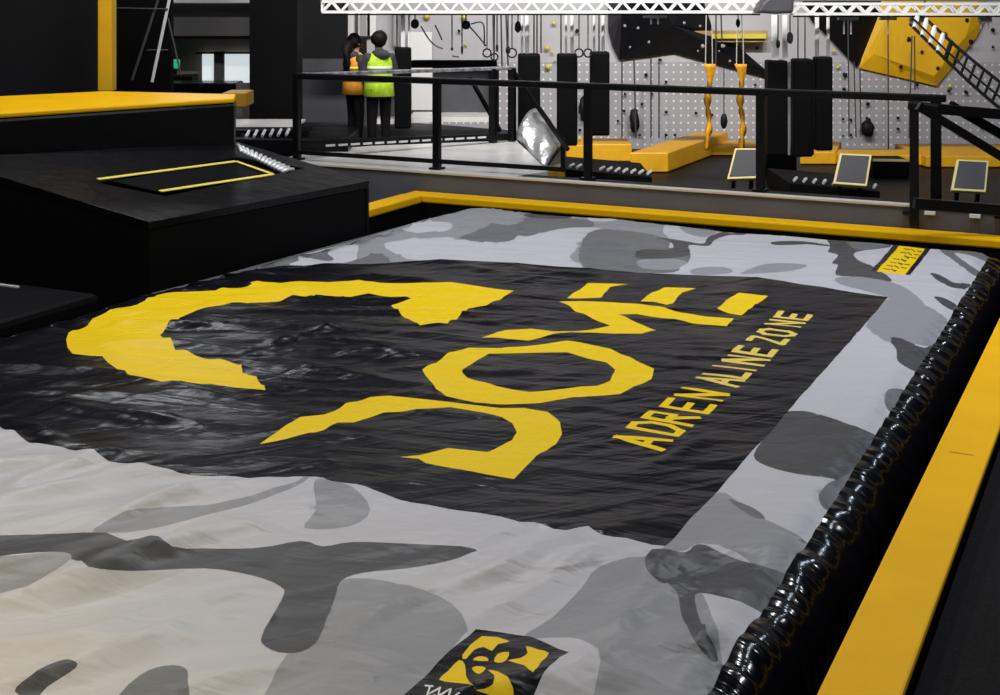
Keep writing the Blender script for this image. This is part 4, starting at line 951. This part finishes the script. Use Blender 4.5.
# ================================================================ PEOPLE
def skin_mesh(name, m, parent, joints, bones, root=0, sub=2):
    me = bpy.data.meshes.new(name); me.from_pydata([j[0] for j in joints], bones, []); me.update()
    ob = bpy.data.objects.new(name, me); COL.objects.link(ob); ob.parent = parent
    sk = ob.modifiers.new('skin', 'SKIN'); sk.use_smooth_shade = True
    me.materials.append(M[m])
    if not me.skin_vertices: me.attributes  # layer is made with the modifier below
    if not me.skin_vertices:
        import bmesh
        bm = bmesh.new(); bm.from_mesh(me); lay = bm.verts.layers.skin.verify(); bm.to_mesh(me); bm.free()
    for i, j in enumerate(joints):
        sv = me.skin_vertices[0].data[i]; r = j[1]; sv.radius = r if isinstance(r, tuple) else (r, r); sv.use_root = (i == root)
    ss_ = ob.modifiers.new('sub', 'SUBSURF'); ss_.levels = sub; ss_.render_levels = sub
    return ob
def person(px, feet_z, t, height, face, label, vestm, vest2, long_hair, arm):
    """face: heading angle; local +Y is the way the person faces"""
    loc = P(px, 0, t=t); loc.z = feet_z
    e = thing('person', label, 'person', loc, rz=face); k = height / 1.7
    V = lambda x, y, z: Vector((x * k, y * k, z * k))
    J = [(V(0, 0, .93), (.15 * k, .11 * k)), (V(0, .01, 1.15), (.13 * k, .095 * k)), (V(0, 0, 1.33), (.15 * k, .10 * k)), (V(0, 0, 1.43), .055 * k), (V(0, .01, 1.50), .05 * k),
         (V(0, .02, 1.58), (.078 * k, .095 * k)), (V(0, .015, 1.65), (.07 * k, .085 * k))]
    Bn = [(0, 1), (1, 2), (2, 3), (3, 4), (4, 5), (5, 6)]
    hands = []
    for s in (-1, 1):
        o = len(J)
        J += [(V(.18 * s, -.01, 1.38), .055 * k)]
        if arm == 'crossed': el, wr, ha = V(.25 * s, .02, 1.12), V(.10 * s, .22, 1.08), V(.03 * s, .27, 1.10)
        else: el, wr, ha = V(.25 * s, -.01, 1.11), V(.27 * s, .06, .87), V(.27 * s, .09, .79)
        J += [(el, .042 * k), (wr, .028 * k), (ha, (.038 * k, .018 * k))]
        Bn += [(2, o), (o, o + 1), (o + 1, o + 2), (o + 2, o + 3)]; hands.append((ha, (ha - wr).normalized(), o + 3, s))
        for f in range(5):                          # fingers and thumb
            d = hands[-1][1]; sidev = Vector((0, 1, 0)) if arm != 'crossed' else Vector((0, 0, 1))
            off = sidev * ((f - 1.5) * .016 * k) if f < 4 else sidev * (-.045 * k)
            ln = (.055, .065, .062, .048, .04)[f] * k
            i0 = len(J); b0 = ha + off + d * (.02 * k if f < 4 else -.02 * k)
            J += [(b0, .009 * k), (b0 + d * ln * .6 + off * .1, .0085 * k), (b0 + d * ln + Vector((-.012 * s * k, 0, 0)), .007 * k)]
            Bn += [(o + 3, i0), (i0, i0 + 1), (i0 + 1, i0 + 2)]
    for s in (-1, 1):
        o = len(J)
        J += [(V(.09 * s, 0, .86), .088 * k), (V(.10 * s, .02, .48), .058 * k), (V(.10 * s, -.01, .10), .038 * k), (V(.11 * s, .13, .04), (.035 * k, .03 * k))]
        Bn += [(0, o), (o, o + 1), (o + 1, o + 2), (o + 2, o + 3)]
    skin_mesh('body', 'skin', e, J, Bn)
    # trousers
    J2 = [(V(0, 0, .95), (.145 * k, .105 * k))]; B2 = []
    for s in (-1, 1):
        o = len(J2); J2 += [(V(.092 * s, 0, .84), .105 * k), (V(.10 * s, .02, .48), .078 * k), (V(.10 * s, -.01, .11), .062 * k)]; B2 += [(0, o), (o, o + 1), (o + 1, o + 2)]
    skin_mesh('trousers', 'trousers', e, J2, B2)
    # shirt
    J3 = [(V(0, 0, .98), (.16 * k, .125 * k)), (V(0, .01, 1.15), (.15 * k, .115 * k)), (V(0, 0, 1.33), (.17 * k, .12 * k)), (V(0, 0, 1.42), .07 * k)]; B3 = [(0, 1), (1, 2), (2, 3)]
    for s in (-1, 1):
        o = len(J3); ela = V(.25 * s, .02, 1.12) if arm == 'crossed' else V(.25 * s, -.01, 1.11); wra = V(.12 * s, .19, 1.09) if arm == 'crossed' else V(.268 * s, .05, .92)
        J3 += [(V(.18 * s, -.01, 1.38), .07 * k), (ela, .056 * k), (wra, .042 * k)]; B3 += [(2, o), (o, o + 1), (o + 1, o + 2)]
    skin_mesh('shirt', 'shirt', e, J3, B3)
    # vest: open-sided shell
    rings = [(.82, .225, .19), (1.0, .21, .175), (1.18, .185, .155), (1.32, .20, .15), (1.42, .15, .115), (1.455, .085, .085)]
    b = MB(); n = 20
    vs = [Vector((math.cos(q * 2 * math.pi / n) * rx, math.sin(q * 2 * math.pi / n) * ry, z)) * k for z, rx, ry in rings for q in range(n)]
    fs = [(i * n + q, i * n + (q + 1) % n, (i + 1) * n + (q + 1) % n, (i + 1) * n + q) for i in range(len(rings) - 1) for q in range(n)
          if not (i in (2, 3) and (q in (0, 19, 9, 10)))]
    c, sn = math.cos(face), math.sin(face); loc_ = Vector(e.location)
    w = lambda v: Vector((v.x * c - v.y * sn, v.x * sn + v.y * c, v.z)) + loc_
    b.add([w(v) for v in vs], fs); vo = b.build('vest', vestm, e, smooth=True); so = vo.modifiers.new('thick', 'SOLIDIFY'); so.thickness = .012
    for z, rx, ry in ((1.02, .214, .178), (1.2, .194, .165)):
        bb = MB(); vs = [w(Vector((math.cos(q * 2 * math.pi / n) * rx, math.sin(q * 2 * math.pi / n) * ry, z + dz)) * k) for dz in (0, .045) for q in range(n)]
        bb.add(vs, [(q, (q + 1) % n, n + (q + 1) % n, n + q) for q in range(n)]); o2 = bb.build('reflective_band', vest2, vo, smooth=True)
        so = o2.modifiers.new('thick', 'SOLIDIFY'); so.thickness = .01
    # hair
    hb = MB().blob(w(Vector((0, -.015, 1.635)) * k), (.118 * k, .128 * k, .122 * k), seed=int(px), amp=.15, n=8)
    ho = hb.build('hair', 'hair', e, smooth=True)
    if long_hair:
        MB().tube([w(Vector(p) * k) for p in ((0, -.08, 1.62), (.02, -.15, 1.5), (.04, -.17, 1.3), (.03, -.16, 1.12))], [.08 * k, .085 * k, .07 * k, .03 * k], 10).build('ponytail', 'hair', ho, smooth=True)
    MB().blob(w(Vector((0, -.075, 1.41)) * k), (.15 * k, .09 * k, .085 * k), seed=3, amp=.1, n=8).build('hood', 'shirt', e, smooth=True)
    # face and ears
    for s in (-1, 1):
        MB().blob(w(Vector((.035 * s, .108, 1.605)) * k), (.012 * k, .007 * k, .008 * k), n=4, amp=0).build('eye', 'hair', e)
        MB().blob(w(Vector((.095 * s, .01, 1.595)) * k), (.012 * k, .02 * k, .03 * k), n=5, amp=0).build('ear', 'skin', e, smooth=True)
        MB().blob(w(Vector((.11 * s, .09, .035)) * k), (.05 * k, .13 * k, .045 * k), n=6, amp=0).build('shoe', 'black_matte', e, smooth=True)
    MB().blob(w(Vector((0, .12, 1.575)) * k), (.013 * k, .022 * k, .022 * k), n=5, amp=0).build('nose', 'skin', e, smooth=True)
    MB().blob(w(Vector((0, .105, 1.535)) * k), (.026 * k, .01 * k, .006 * k), n=4, amp=0).build('mouth', 'vest_amber', e)
    return e
person(379, .10, 18.7, 1.66, YAW + .35, 'person with short dark hair in a lime hi-vis vest, seen from behind', 'vest_lime', 'reflective', False, 'crossed')
person(355, .10, 19.4, 1.60, YAW - .9, 'person with long dark hair in an orange and yellow vest, left of the lime vest', 'vest_amber', 'vest_gold', True, 'down')

# ================================================================ LIGHTS
def lamp(x, y, z, sx, sy, power, col, label='long ceiling lamp over the hall'):
    e = thing('unseen_lamp', label, 'ceiling lamp', (x, y, z + .02), 'ceiling lamps out of view above the hall')
    MB().box((x, y, z + .07), (sx + .06, sy + .06, .08)).build('lamp_housing', 'lamp_body', e)
    l = bpy.data.lights.new('lamp_light', 'AREA'); l.shape = 'RECTANGLE'; l.size = sx; l.size_y = sy; l.energy = power; l.color = col
    o = bpy.data.objects.new('lamp_light', l); COL.objects.link(o); o.parent = e; o.location = (0, 0, -.01)
for x in (-10.5, -6, -1.5, 3):
    for y in (.5, 5.0, 11.0):
        lamp(x, y, 6.9, .5, 2.0, {.5: 15, 5.0: 240 if x < -9 else 30, 11.0: 190}[y], (.93, .95, 1.0))
for y in (12.5, 16, 20):
    lamp(.8, y, 6.9, .35, .8, 70, (.72, .84, 1.0), 'short cool lamp added over the right side of the hall for highlights')  # unseen lamps added for bluish highlights on the right side roll
lamp(-18.5, 24.5, 6.6, 5.0, 4.0, 560, (.95, .96, 1.0), 'added unseen lamp far off over the left corner of the hall')  # added to give the left of the black banner its sheen
lamp(-4.6, 1.9, 2.6, .5, .5, 74, (1.0, .80, .29), 'added warm low lamp over the near left corner of the airbag')  # unseen lamp added to tint the near sheet beige
for k, px in enumerate((330, 480, 640, 800, 960)):  # unseen lights added to brighten the climbing wall
    p = P(px, 0, t=15.5); p.z = 6.4
    e = thing('added_wall_light', 'added unseen light under the ceiling aimed at the climbing wall', 'floodlight', p, 'added wall lights above the railing, out of view')
    MB().box(p + Vector((0, 0, .12)) - BR[1] * .1, (1.0, .2, .3), BR).build('lamp_housing', 'lamp_body', e)
    l = bpy.data.lights.new('lamp_light', 'AREA'); l.shape = 'RECTANGLE'; l.size = .9; l.size_y = .25; l.energy = 125; l.spread = math.radians(110); l.color = (1, .97, .94)
    o = bpy.data.objects.new('lamp_light', l); COL.objects.link(o); o.parent = e; o.rotation_euler = (math.radians(62), 0, YAW)
wd = bpy.data.worlds.new('world'); bpy.context.scene.world = wd; wd.use_nodes = True
wd.node_tree.nodes['Background'].inputs[0].default_value = (.9, .95, 1, 1); wd.node_tree.nodes['Background'].inputs[1].default_value = .05

# ================================================================ CAMERA
cam = bpy.data.cameras.new('camera'); co = bpy.data.objects.new('camera', cam); COL.objects.link(co)
co.location = (0, 0, H); co.rotation_euler = (math.pi / 2, 0, YAW)
cam.sensor_width = 36; cam.lens = 36 * FPX / 1000; cam.shift_y = -(347.5 + 12) / 1000; cam.clip_end = 200
sc = bpy.context.scene; sc.camera = co
sc.view_settings.view_transform = 'Standard'; sc.view_settings.look = 'None'
sc.view_settings.exposure = 0.0; sc.view_settings.gamma = 1.0; sc.view_settings.use_curve_mapping = False
